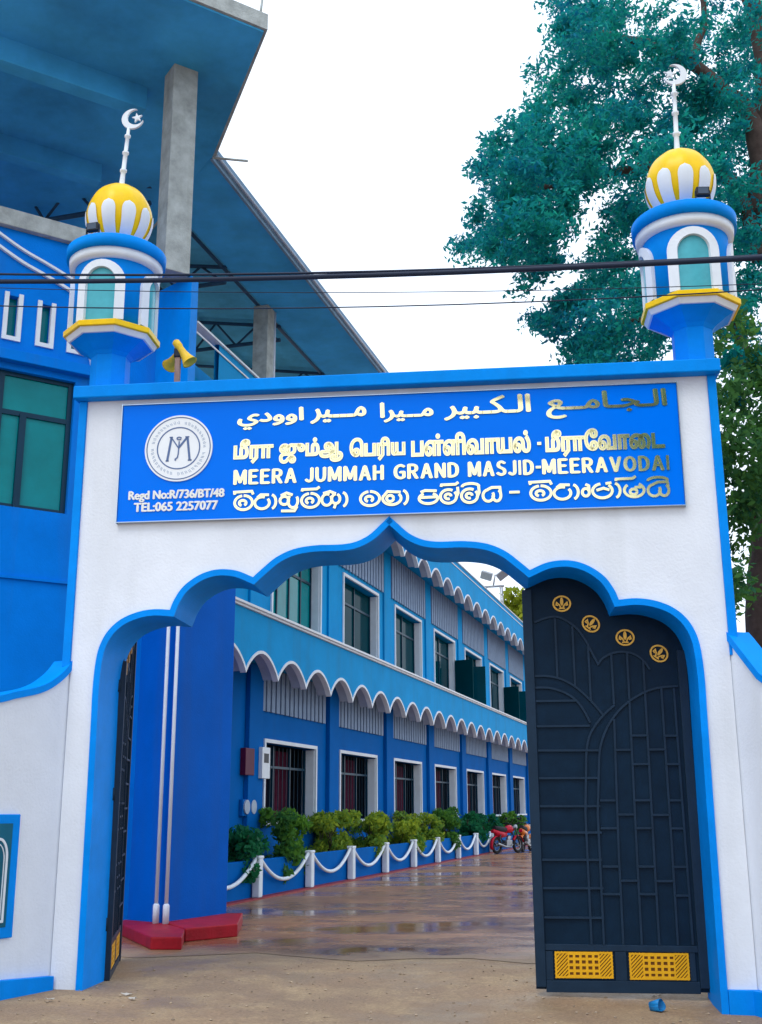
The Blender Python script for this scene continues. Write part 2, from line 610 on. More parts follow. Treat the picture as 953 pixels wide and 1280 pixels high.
# wet courtyard with an uneven front edge
b = MB()
front = [(-9 + 0.6 * i, 2.35 + 0.25 * math.sin(i * 1.7) + 0.15 * math.sin(i * 0.6 + 1)) for i in range(36)]
vs = [tuple(gp(x, y, 0.001)) for x, y in front] + [tuple(gp(x, 75, 0.001)) for x, y in front]
n = len(front)
b.add(vs, [(i, i + 1, n + i + 1, n + i) for i in range(n - 1)])
tag(b.build('courtyard_paving', M['court']), kind='structure')

# ------------------------------------------------------------------ gateway
gate = empty('gateway', OG, GA, 'white gateway with scalloped blue-edged arch and flat blue cornice', 'gateway')
S1 = [(2.835, -0.25), (2.835, 0.5), (2.838, 1.5), (2.842, 2.3), (2.845, 2.66), (2.83, 2.93), (2.795, 3.09), (2.72, 3.225), (2.6, 3.33), (2.44, 3.395), (2.28, 3.418), (2.125, 3.408)]
S2 = [(2.125, 3.408), (2.085, 3.51), (2.0, 3.635), (1.85, 3.742), (1.68, 3.792), (1.49, 3.778), (1.32, 3.708)]
S3 = [(1.32, 3.708), (1.24, 3.78), (1.10, 3.895), (0.93, 3.972), (0.72, 4.004), (0.47, 4.006), (0.32, 4.03), (0.19, 4.095), (0.08, 4.195), (0.0, 4.272)]
half = smooth_curve(S1, 5)[:-1] + smooth_curve(S2, 5)[:-1] + smooth_curve(S3, 5)
prof = half + [(-x, z) for x, z in half[:-1][::-1]]                 # right foot, over the top, left foot
TOPZ, DEP, EDGE = 5.58, 0.62, 3.085
b = MB()
arch_pts = [p for p in half if p[1] > 2.6]
lo = [(EDGE, -0.3), (EDGE, TOPZ)]
poly_top = TOPZ
# front / back / outer faces built as strips between the arch line and the top edge
for y in (0.0, DEP):
    pts = prof[::-1]
    for i in range(len(pts) - 1):
        (x0, z0), (x1, z1) = pts[i], pts[i + 1]
        if abs(x1 - x0) < 1e-6:
            continue
    # piers
    for s in (1, -1):
        side = [(s * x, z) for x, z in half if z <= 3.0]
        for (x0, z0), (x1, z1) in zip(side[:-1], side[1:]):
            b.add([(x0, y, z0), (s * EDGE, y, z0), (s * EDGE, y, z1), (x1, y, z1)], [(0, 1, 2, 3)])
        zl = side[-1]
        up_ = [(s * x, z) for x, z in half if z >= zl[1] - 1e-9 and abs(x) <= abs(zl[0]) + 1e-9]
        b.add([(zl[0], y, zl[1]), (s * EDGE, y, zl[1]), (s * EDGE, y, TOPZ), (zl[0], y, TOPZ)], [(0, 1, 2, 3)])
        for (x0, z0), (x1, z1) in zip(up_[:-1], up_[1:]):
            b.add([(x0, y, z0), (x0, y, TOPZ), (x1, y, TOPZ), (x1, y, z1)], [(0, 1, 2, 3)])
for s in (1, -1):
    b.add([(s * EDGE, 0, -0.3), (s * EDGE, DEP, -0.3), (s * EDGE, DEP, TOPZ), (s * EDGE, 0, TOPZ)], [(0, 1, 2, 3)])
b.add([(-EDGE, 0, TOPZ), (EDGE, 0, TOPZ), (EDGE, DEP, TOPZ), (-EDGE, DEP, TOPZ)], [(0, 1, 2, 3)])
b.build('wall', M['white'], gate)
b = MB()
b.band(prof, 0.062, -0.03, DEP + 0.012, side=0.5)
b.build('arch_trim', M['blue_trim'], gate)
b = MB()
b.box(-3.2, 3.2, -0.13, DEP + 0.14, TOPZ, 5.712)
b.build('cornice', M['blue_trim'], gate, 0.012)
for s in (1, -1):
    b = MB()
    x0, x1 = sorted((s * (EDGE + 0.001), s * 3.165))
    b.box(x0, x1, -0.028, DEP + 0.03, 2.88, TOPZ - 0.002)
    b.build('edge_strip', M['blue_trim'], gate, 0.006)
b = MB()
b.box(2.838, 3.17, -0.045, 0.2, -0.4, 0.065)
b.build('plinth', M['blue_trim'], gate, 0.006)

# ------------------------------------------------------------------ sign board
sign = empty('sign_board', gp(0, -0.045), GA, 'wide blue sign board with gold lettering and round emblem above the arch', 'sign')
b = MB()
b.box(-2.695, 2.785, 0.0, 0.043, 4.29, 5.505)
b.build('panel', M['sign_blue'], sign, 0.004)
b = MB()
for (x0, x1, z0, z1) in ((-2.704, -2.696, 4.275, 5.52), (2.786, 2.794, 4.275, 5.52), (-2.696, 2.786, 5.506, 5.512), (-2.696, 2.786, 4.282, 4.289)):
    b.box(x0, x1, -0.012, 0.042, z0, z1)
b.build('frame', M['chrome'], sign)


def text_mesh(s):
    c = bpy.data.curves.new('text', 'FONT')
    c.body = s
    c.size = 1.0
    c.resolution_u = 4
    o = bpy.data.objects.new('text', c)
    sc.collection.objects.link(o)
    dg = bpy.context.evaluated_depsgraph_get()
    dg.update()
    me = bpy.data.meshes.new_from_object(o.evaluated_get(dg))
    V = [tuple(v.co) for v in me.vertices]
    F = [tuple(p.vertices) for p in me.polygons]
    bpy.data.objects.remove(o)
    bpy.data.curves.remove(c)
    bpy.data.meshes.remove(me)
    return V, F


def text_into(b, s, x0, x1, z0, z1, bold=0.0, depth=0.006, zref=None):
    """flat letters given a thickness, fitted into a box of the sign; bold adds shifted copies"""
    V, F = text_mesh(s)
    if not V:
        return
    ax0, ax1 = min(v[0] for v in V), max(v[0] for v in V)
    ay0, ay1 = (min(v[1] for v in V), max(v[1] for v in V)) if zref is None else zref
    sx = (x1 - x0 - bold) / (ax1 - ax0)
    sz = (z1 - z0) / (ay1 - ay0)
    offs = [(0, 0)] if not bold else [(0, 0), (bold, 0), (bold * 0.5, bold * 0.25), (bold * 0.5, -bold * 0.25)]
    edges = {}
    for f in F:
        for i in range(len(f)):
            e = (f[i], f[(i + 1) % len(f)])
            edges[tuple(sorted(e))] = edges.get(tuple(sorted(e)), 0) + 1
    rim = [e for e, k in edges.items() if k == 1]
    for k, (dx, dz) in enumerate(offs):
        yf = -depth - 0.0011 * k
        P = [(x0 + (v[0] - ax0) * sx + dx, z0 + (v[1] - ay0) * sz + dz) for v in V]
        n = len(P)
        vs = [(p[0], yf, p[1]) for p in P] + [(p[0], -0.001, p[1]) for p in P]
        b.add(vs, list(F) + [(i, j, n + j, n + i) for i, j in rim])


def outline_into(b, s, x0, x1, z0, z1, w_, depth=0.006):
    """letters whose outlines are drawn as solid strokes (fills thin strokes fully)"""
    c = bpy.data.curves.new('text', 'FONT')
    c.body = s
    c.size = 1.0
    o = bpy.data.objects.new('text', c)
    sc.collection.objects.link(o)
    dg = bpy.context.evaluated_depsgraph_get()
    dg.update()
    cu = o.evaluated_get(dg).to_curve(dg)
    loops = []
    for sp in cu.splines:
        bp = sp.bezier_points
        pts = []
        for i in range(len(bp)):
            p, q = bp[i], bp[(i + 1) % len(bp)]
            for k in range(5):
                t_ = k / 5
                a_ = p.co * (1 - t_) ** 3 + p.handle_right * 3 * t_ * (1 - t_) ** 2 + q.handle_left * 3 * t_ * t_ * (1 - t_) + q.co * t_ ** 3
                if not pts or (Vector(pts[-1]) - Vector((a_.x, a_.y))).length > 0.004:
                    pts.append((a_.x, a_.y))
        if len(pts) > 2:
            loops.append(pts)
    o.to_curve_clear()
    bpy.data.objects.remove(o)
    bpy.data.curves.remove(c)
    ax0, ax1 = min(p[0] for l in loops for p in l), max(p[0] for l in loops for p in l)
    ay0, ay1 = min(p[1] for l in loops for p in l), max(p[1] for l in loops for p in l)
    h = w_ / 2
    for k, l in enumerate(loops):
        P = [(x0 + h + (p[0] - ax0) / (ax1 - ax0) * (x1 - x0 - w_), z0 + h + (p[1] - ay0) / (ay1 - ay0) * (z1 - z0 - w_)) for p in l]
        b.band(P, w_, -depth - 0.0004 * (k % 13), -0.001, closed=True)


# Arabic, drawn left to right in its joined forms
b = MB()
for word, (x0, x1), zz in (('\uFE8D\uFEED\uFEED\uFEA9\uFEF1', (-1.513, -0.842), (5.20, 5.41)), ('\uFEE3\u0640\u0640\u0640\uFEF4\uFEAE', (-0.777, -0.218), (5.235, 5.39)),
                           ('\uFEE3\u0640\u0640\uFEF4\uFEAE\uFE8D', (-0.084, 0.444), (5.22, 5.42)), ('\uFE8D\uFEDF\u0640\uFEDC\u0640\uFE92\uFEF4\uFEAE', (0.546, 1.39), (5.215, 5.45)),
                           ('\uFE8D\uFEDF\u0640\uFEA0\u0640\uFE8E\uFEE3\u0640\u0640\uFECA', (1.536, 2.687), (5.19, 5.45))):
    b = MB()
    text_into(b, word[::-1], x0, x1, zz[0], zz[1], 0.022)
    b.build('arabic_word', M['gold_letter'], sign)
b = MB()
for word, (x0, x1), zz in (('மீரா', (-1.542, -1.14), (4.845, 5.10)), ('ஜும்ஆ', (-1.084, -0.447), (4.83, 5.09)), ('\u0BC6பரிய', (-0.384, 0.165), (4.83, 5.07)),
                           ('பள்ளிவாயல்', (0.22, 1.376), (4.85, 5.09)), ('-', (1.437, 1.475), (4.925, 4.95)), ('மீரா\u0BC7வா\u0BC8ட', (1.513, 2.639), (4.80, 5.075))):
    b = MB()
    if word == '-':
        b.box(x0, x1, -0.013, -0.001, 4.925, 4.955)
    else:
        outline_into(b, word, x0, x1, zz[0], zz[1], 0.021)
    b.build('hyphen' if word == '-' else 'tamil_word', M['gold_letter'], sign)
ADV = dict(M=.80, E=.60, R=.66, A=.72, J=.52, U=.64, H=.64, G=.70, N=.65, D=.66, S=.62, I=.20, V=.70, O=.74)
b = MB()
for word, (x0, x1) in (('MEERA', (-1.535, -0.904)), ('JUMMAH', (-0.825, -0.047)), ('GRAND', (0.046, 0.681)), ('MASJID', (0.765, 1.397)), ('MEERAVODAI', (1.473, 2.668))):
    b = MB()
    wds = [ADV[c] for c in word]
    gap = 0.09
    unit = (x1 - x0) / (sum(wds) + gap * (len(word) - 1))
    xx = x0
    for c, wd in zip(word, wds):
        if c == 'I':
            b.box(xx + 0.1 * wd * unit, xx + 0.9 * wd * unit, -0.013, -0.001, 4.633, 4.777)
        else:
            text_into(b, chr(0xFF21 + ord(c) - 65), xx, xx + wd * unit, 4.634, 4.778, 0.021)
        xx += (wd + gap) * unit
    b.build('english_word', M['gold_letter'], sign)
MB().box(1.413, 1.463, -0.013, -0.001, 4.69, 4.715).build('hyphen', M['gold_letter'], sign)
b = MB()
text_into(b, 'Regd No:R/736/BT/48', -2.59, -1.62, 4.515, 4.60, 0.012, zref=(0.0, 0.70))
b.build('registration_lettering', M['white_letter'], sign)
b = MB()
text_into(b, 'TEL:065 2257077', -2.53, -1.68, 4.39, 4.478, 0.012, zref=(0.0, 0.70))
b.build('telephone_lettering', M['white_letter'], sign)


# Sinhala, drawn stroke by stroke (1 = letter height)
def g_ma():
    return [arc(.5, .45, .44, .45, 100, 450, 28), arc(.46, .43, .17, .17, -60, 250, 14)], 1.0


def g_ii(x=0.5):
    return [[(x - .44, 0.98), (x - .46, 1.14), (x + .40, 1.17), (x + .47, 0.96)]]


def g_i(x=0.5):
    return [arc(x, 1.0, .42, .2, 185, 0, 12)]


def g_virama(x=0.5):
    return [[(x - .42, 1.04), (x - .40, 1.16), (x + .30, 1.17), (x + .44, 1.30)]]


def g_ra():
    return [arc(.42, .40, .36, .38, 70, 400, 24), [(.18, .74), (.35, .92), (.75, .90)]], 0.86


def g_aa():
    return [arc(.0, .45, .24, .45, -75, 80, 12)], 0.36


def g_ja():
    return [arc(.3, .5, .22, .26, 0, 360, 14), arc(.72, .45, .24, .42, 130, 400, 16), [(.12, .82), (.4, .98), (.7, .84)]], 1.08


def g_u():
    return [[(.15, -.16), (.8, -.18), (.93, .1)]]


def g_a():
    return [arc(.3, .46, .24, .36, 60, 400, 18), arc(.74, .5, .2, .3, 90, 430, 18), [(.12, .86), (.45, .98), (.74, .82)], [(.74, .2), (.66, -.1)]], 1.04


def g_ha():
    return [arc(.5, .42, .42, .4, 150, 400, 22), arc(.42, .42, .16, .2, 0, 360, 12), [(.15, .62), (.3, .86), (.9, .8)]], 0.98


def g_pa():
    return [arc(.5, .34, .46, .33, 120, 420, 26), [(.06, .40), (.93, .42)], [(.12, .74), (.34, .84), (.92, .80)]], 1.06


def g_la():
    return [arc(.44, .42, .40, .43, 60, 400, 26), arc(.42, .42, .15, .16, 0, 300, 12), [(.80, .30), (.92, .60), (.90, 1.0)]], 1.04


def g_ya():
    return [arc(.32, .4, .26, .36, 90, 390, 16), arc(.74, .4, .2, .36, 180, 420, 14), [(.3, .78), (.5, .9), (.9, .9), (.92, .6)]], 1.04


def g_va():
    return [arc(.45, .46, .42, .44, 100, 410, 22), [(.2, .5), (.5, .62), (.75, .5)], [(.6, .9), (.85, .95)]], 0.96


def g_dda():
    return [arc(.48, .45, .42, .42, 130, 420, 22), arc(.45, .35, .15, .17, 0, 360, 12), [(.5, .62), (.85, .62)]], 1.0


def g_e():
    return [arc(.2, .4, .15, .24, 0, 360, 14), [(.35, .4), (.34, .8), (.2, .9)]], 0.46


def compose(items):
    x, out = 0.0, []
    for glyph, marks in items:
        st, adv = glyph()
        for s in st:
            out.append([(p[0] + x, p[1]) for p in s])
        for mk in marks:
            for s in mk():
                out.append([(p[0] + x, p[1]) for p in s])
        x += adv
    return out, x


b = MB()
words = [([(g_ma, [g_ii]), (g_ra, []), (g_aa, []), (g_ja, [g_u]), (g_ma, [g_virama]), (g_a, []), (g_aa, [])], (-1.527, -0.383)),
         ([(g_ma, []), (g_ha, []), (g_aa, [])], (-0.289, 0.207)),
         ([(g_pa, []), (g_la, [g_virama]), (g_la, [g_i]), (g_ya, [])], (0.284, 1.093)),
         ([(g_ma, [g_ii]), (g_ra, []), (g_aa, []), (g_e, []), (g_va, []), (g_aa, [g_virama]), (g_dda, []), (g_ya, [g_i])], (1.343, 2.666))]
k = 0
for items, (x0, x1) in words:
    b = MB()
    st, wd = compose(items)
    for s in st:
        P = [(x0 + p[0] / wd * (x1 - x0), 4.375 + p[1] * 0.158) for p in s]
        b.band(P, 0.026, -0.007 - 0.0004 * (k % 17), -0.001)
        k += 1
    b.build('sinhala_word', M['gold_letter'], sign)
MB().box(1.154, 1.252, -0.013, -0.001, 4.45, 4.475).build('dash', M['gold_letter'], sign)
# emblem
LX, LZ = -2.10, 5.03
b = MB()
b.slab([(LX + p[0], LZ + p[1]) for p in arc(0, 0, 0.345, 0.345, 0, 360, 64)[:-1]], -0.012, 0.0)
disc = b.build('emblem_disc', M['logo_white'], sign)
b = MB()
b.band([(LX + p[0], LZ + p[1]) for p in arc(0, 0, 0.322, 0.322, 0, 360, 64)[:-1]], 0.010, -0.0145, -0.0118, closed=True)
b.band([(LX + p[0], LZ + p[1]) for p in arc(0, 0, 0.215, 0.215, 0, 360, 56)[:-1]], 0.012, -0.0145, -0.0118, closed=True)
b.build('emblem_ring', M['logo_grey'], disc)
b = MB()
for pts, wdt in (([(-.125, -.13), (-.095, -.13)], .014), ([(-.11, -.13), (-.075, .115)], .022), ([(-.095, .115), (-.062, .115)], .012), ([(-.075, .11), (0.0, .0)], .012),
                 ([(0.0, .0), (.085, .11)], .02), ([(.065, .115), (.105, .115)], .012), ([(.088, .11), (.118, -.13)], .022), ([(.10, -.13), (.138, -.13)], .014),
                 ([(0.005, .07), (0.0, -.06), (-.008, -.1), (-.03, -.115)], .012), (arc(.003, .1, .022, .014, 0, 360, 12)[:-1], .01), ([(-.035, -.12), (-.02, -.12)], .02)):
    b.band([(LX + p[0], LZ + p[1]) for p in pts], wdt, -0.0152 - 0.0003 * len(pts), -0.0118)
b.build('emblem_monogram', M['logo_grey'], disc)
pale_ink = mat('emblem_pale_ink', (0.38, 0.46, 0.58), 0.5, 0)
for g_ in range(4):          # the tiny ring lettering reads as short ticks, four words round the ring
    b = MB()
    for k in range(g_ * 11, g_ * 11 + 10):
        a = 2 * math.pi * k / 44
        for q in range(2):
            aa = a + q * 0.05
            r1, r2 = 0.252, 0.252 + random.uniform(0.02, 0.036)
            b.band([(LX + r1 * math.cos(aa), LZ + r1 * math.sin(aa)), (LX + r2 * math.cos(aa + 0.03), LZ + r2 * math.sin(aa + 0.03))], 0.006, -0.0138, -0.0118)
    b.build('ring_word', pale_ink, disc)


# ------------------------------------------------------------------ minarets
def make_minaret(u, rot, nrot, flip, label, lift, lean):
    t = empty('minaret', gp(u, 0.3, 5.712), GA, label, 'minaret', 'minarets on the gateway')
    o8 = math.pi / 8
    MB().lathe([(0.205, 0), (0.205, 0.50)], 8, False, rot=o8 + rot).build('stem', M['blue_trim'], t, 0.006)
    MB().lathe([(0.208, 0.44), (0.24, 0.475), (0.35, 0.55), (0.425, 0.59)], 8, False, rot=o8 + rot).build('bracket', M['blue_trim'], t)
    MB().lathe([(0.36, 0.585), (0.445, 0.592), (0.475, 0.645), (0.36, 0.646)], 8, False, rot=o8 + rot).build('balcony_edge', M['white_trim'], t)
    MB().lathe([(0.45, 0.6455), (0.503, 0.648), (0.505, 0.708), (0.40, 0.72)], 8, False, rot=o8 + rot).build('balcony', M['yellow'], t, 0.006)
    MB().lathe([(0.42, 0.70), (0.425, 1.40), (0.44, 1.52)], 64).build('drum', M['blue_trim'], t)
    for k in range(4):
        th = -math.pi / 2 + nrot + k * math.pi / 2
        zb, zs, hw = 0.722, 1.15, 0.245

        def on(a, z, r):
            return (r * math.cos(th + a / 0.43), r * math.sin(th + a / 0.43), z)
        outer = [(-hw, zb), (-hw, zs)] + arc(0, zs, hw, 0.235, 180, 0, 16)[1:-1] + [(hw, zs), (hw, zb)]
        iw = 0.150
        inner = [(-iw, zb), (-iw, zs)] + arc(0, zs, iw, 0.155, 180, 0, 16)[1:-1] + [(iw, zs), (iw, zb)]
        n = len(outer)
        b = MB()
        vs = [on(*p, 0.468) for p in outer] + [on(*p, 0.468) for p in inner] + [on(*p, 0.41) for p in outer] + [on(*p, 0.41) for p in inner]
        fs = []
        for i in range(n - 1):
            fs += [(i, i + 1, n + i + 1, n + i), (i, 2 * n + i, 2 * n + i + 1, i + 1), (n + i, n + i + 1, 3 * n + i + 1, 3 * n + i)]
        b.add(vs, fs)
        nf = b.build('niche_frame', M['white_trim'], t)
        b = MB()
        zt = [zb + (zs - zb) * i / 4 for i in range(5)]
        rows = [[(x, z) for x in np.linspace(-iw, iw, 9)] for z in zt]
        for z in np.linspace(zs, zs + 0.153, 7)[1:]:
            w_ = iw * math.sqrt(max(0, 1 - ((z - zs) / 0.155) ** 2))
            rows.append([(x, z) for x in np.linspace(-w_, w_, 9)])
        vs = [on(x, z, 0.432) for r_ in rows for x, z in r_]
        b.add(vs, [(j * 9 + i, j * 9 + i + 1, (j + 1) * 9 + i + 1, (j + 1) * 9 + i) for j in range(len(rows) - 1) for i in range(8)], True)
        b.build('niche_panel', M['teal_glass'], nf)
    MB().lathe([(0.43, 1.42), (0.485, 1.43), (0.495, 1.52), (0.43, 1.525)], 64).build('cornice_band', M['white_trim'], t)
    MB().lathe([(0.43, 1.521), (0.522, 1.525), (0.527, 1.65), (0.51, 1.665), (0.2, 1.68)], 64).build('cornice', M['blue_trim'], t)
    dz, R0 = 2.10, 0.352
    dome = []
    for i in range(29):
        a = -62 + (90 + 62) * i / 28
        r = R0 * math.cos(R(a))
        z = dz + 0.405 * math.sin(R(a)) * (1.0 if a < 0 else 0.98)
        dome.append((max(r, 0.004), z))
    lob = MB().lathe(dome, 96, True, mod=lambda tt, i: 1 + 0.012 * math.cos(10 * (tt - nrot + math.pi / 2)))
    dm = lob.build('dome', M['yellow'], t)
    b = MB()
    for k in range(10):
        th = nrot + 2 * math.pi * k / 10 - math.pi / 2
        rows = []
        for i in range(21):
            f = i / 20
            a = -58 + 66 * f
            wdt = (0.054 + 0.030 * f) * (1 if f < 0.72 else math.sqrt(max(0.0, 1 - ((f - 0.72) / 0.28) ** 2)))
            r = R0 * math.cos(R(a)) * 1.0
            z = dz + 0.405 * math.sin(R(a)) * (1.0 if a < 0 else 0.98)
            rows.append([((r + 0.014 - 0.006 * abs(q)) * math.cos(th + q * wdt / max(r, .05)), (r + 0.014 - 0.006 * abs(q)) * math.sin(th + q * wdt / max(r, .05)), z) for q in (-1, -.5, 0, .5, 1)])
        b.add([p for r_ in rows for p in r_], [(j * 5 + i, j * 5 + i + 1, (j + 1) * 5 + i + 1, (j + 1) * 5 + i) for j in range(20) for i in range(4)], True)
    b.build('petals', M['white_trim'], dm)
    b = MB()
    b.lathe([(0.05, 2.49), (0.03, 2.53), (0.026, 2.62), (0.026, 2.66), (0.038, 2.67), (0.038, 2.69), (0.024, 2.70), (0.024, 2.86), (0.036, 2.87), (0.036, 2.89), (0.022, 2.90), (0.021, 3.05), (0.034, 3.06), (0.034, 3.08), (0.019, 3.09), (0.018, 3.16)], 20)
    b.v = [(x + lean * 0.5 * max(0, z - 2.5) / 0.66, y, z + lift * max(0, z - 2.53) / 0.63) for x, y, z in b.v]
    b.build('finial', M['white_trim'], t)
    s = -1 if flip else 1
    CZ, r1 = 3.275 + lift, 0.125
    cx_ = (0.038, 0.020)
    out = arc(0, 0, r1, r1, 68, 347, 40)
    inn = []
    for p in out:                      # the inner edge, drawn from the shifted smaller circle
        a_ = math.atan2(p[1] - cx_[1], p[0] - cx_[0])
        d_ = math.hypot(p[0] - cx_[0], p[1] - cx_[1])
        k_ = min(d_ - 0.002, 0.098)
        inn.append((cx_[0] + k_ * math.cos(a_), cx_[1] + k_ * math.sin(a_)))
    b = MB()
    n = len(out)
    vs = []
    for y_ in (-0.014, 0.014):
        vs += [(s * p[0], y_, CZ + p[1]) for p in out] + [(s * p[0], y_, CZ + p[1]) for p in inn]
    fs = []
    for i in range(n - 1):
        fs += [(i, i + 1, n + i + 1, n + i), (2 * n + i, 3 * n + i, 3 * n + i + 1, 2 * n + i + 1), (i, 2 * n + i, 2 * n + i + 1, i + 1), (n + i, n + i + 1, 3 * n + i + 1, 3 * n + i)]
    b.add(vs, fs)
    cr = b.build('crescent', M['white_trim'], t)
    cr.location.x = lean
    star = []
    for k in range(10):
        rr = 0.062 if k % 2 == 0 else 0.025
        star.append((s * (0.052 + rr * math.cos(R(100 + 36 * k))), CZ + 0.012 + rr * math.sin(R(100 + 36 * k))))
    b = MB()
    for y_ in (-0.011, 0.011):
        b.add([(s * 0.052, y_ * 1.3, CZ + 0.012)] + [(p[0], y_, p[1]) for p in star], [(0, 1 + q, 1 + (q + 1) % 10) for q in range(10)])
    b.add([(p[0], -0.011, p[1]) for p in star] + [(p[0], 0.011, p[1]) for p in star], [(q, (q + 1) % 10, 10 + (q + 1) % 10, 10 + q) for q in range(10)])
    b.build('star', M['white_trim'], cr)
    return t


make_minaret(-2.985, 0.0, 0.0, False, 'left minaret with yellow dome before the unfinished storey, star right of its crescent', 0.07, 0.085)
make_minaret(3.035, 0.0, 0.0, True, 'right minaret with yellow dome standing against the dark tree, crescent opening left', 0.16, 0.04)


def floodlight(u, n, z, rz, label):
    t = empty('floodlight', gp(u, n, z), GA + rz, label, 'floodlight', 'small floodlights on the minarets')
    MB().box(-0.065, 0.065, -0.03, 0.03, 0.04, 0.13).build('housing', M['dark'], t, 0.006)
    MB().box(-0.05, 0.05, -0.034, -0.0305, 0.053, 0.118).build('lens', mat('dark_lamp_glass', (0.06, 0.09, 0.14), 0.1, 0), t)
    b = MB()
    b.box(-0.075, -0.0655, -0.012, 0.012, 0.0, 0.095)
    b.box(0.0655, 0.075, -0.012, 0.012, 0.0, 0.095)
    b.box(-0.0655, 0.0655, -0.012, 0.012, 0.0, 0.008)
    b.build('bracket', M['dark'], t)


floodlight(-3.09, -0.17, 5.712 + 1.665, R(-8), 'small dark floodlight at the foot of the left minaret dome')
floodlight(3.16, -0.17, 5.712 + 1.665, R(4), 'small dark floodlight at the foot of the right minaret dome')

# ------------------------------------------------------------------ wing walls
WD = (0.356, -0.934)
top_l = smooth_curve([(0.0, 2.94), (0.07, 2.86), (0.15, 2.79), (0.29, 2.70), (0.44, 2.64), (0.6, 2.60), (0.73, 2.57), (0.92, 2.52), (1.3, 2.47), (2.2, 2.46), (3.6, 2.46)], 4)
top_r = [(0.0, 3.09), (0.07, 3.03), (0.205, 2.90), (0.453, 2.665)] + smooth_curve([(0.7, 2.53), (1.0, 2.47), (2.0, 2.45), (3.6, 2.45)], 4)
for s, top, lab in ((-1, top_l, 'white boundary wall left of the gateway with blue panel and sweeping blue coping'), (1, top_r, 'white boundary wall right of the gateway falling away under blue coping')):
    ang = math.atan2(WD[1], s * WD[0]) + GA
    wroot = empty('boundary_wall', gp(s * 3.09, 0.02), ang, lab, 'wall')
    # local x runs outward along the wall; the face towards the entrance is at y = 0
    ya, yb = (0.0, -0.2) if s < 0 else (0.0, 0.2)
    q = -1 if s < 0 else 1
    f = -q                                     # direction of the visible face
    b = MB()
    pts = [(top[0][0], -0.4)] + [(3.6, -0.4)] + [(x, z - 0.01) for x, z in top[::-1]]
    b.slab(pts, 0.0, q * 0.2)
    b.build('wall', M['white'], wroot)
    b = MB()
    b.band(top, 0.062, f * 0.025, q * 0.21, side=-0.35)
    b.build('coping', M['blue_trim'], wroot)
    b = MB()
    zt = 0.115 if s < 0 else 0.06
    b.slab([(0.03 if s < 0 else 0.0, -0.5), (3.6, -0.5), (3.6, zt + 0.12), (0.8, zt + 0.05), (0.03 if s < 0 else 0.0, zt)], f * 0.07, f * 0.0005)
    b.build('plinth', M['blue_trim'], wroot, 0.006)
    if s < 0:
        b = MB()
        b.slab([(0.54, 0.486), (1.7, 0.49), (1.7, 1.52), (0.545, 1.517)], f * 0.03, f * 0.0005)
        pn = b.build('panel', M['blue_trim'], wroot, 0.008)
        b = MB()
        b.slab([(0.635, 0.58), (1.6, 0.58), (1.6, 1.44), (0.635, 1.44)], f * 0.034, f * 0.029)
        b.build('inset', M['inset_teal'], pn)
        b = MB()
        b.band([(1.55, 0.63), (0.685, 0.63), (0.685, 1.15)] + arc(0.785, 1.15, 0.1, 0.16, 180, 90, 10) + [(1.55, 1.31)], 0.022, f * 0.042, f * 0.033)
        b.band([(1.52, 0.66), (0.715, 0.66), (0.715, 1.13)] + arc(0.80, 1.13, 0.085, 0.14, 180, 90, 10) + [(1.52, 1.27)], 0.008, f * 0.040, f * 0.033)
        b.build('arch_moulding', M['white_trim'], pn)


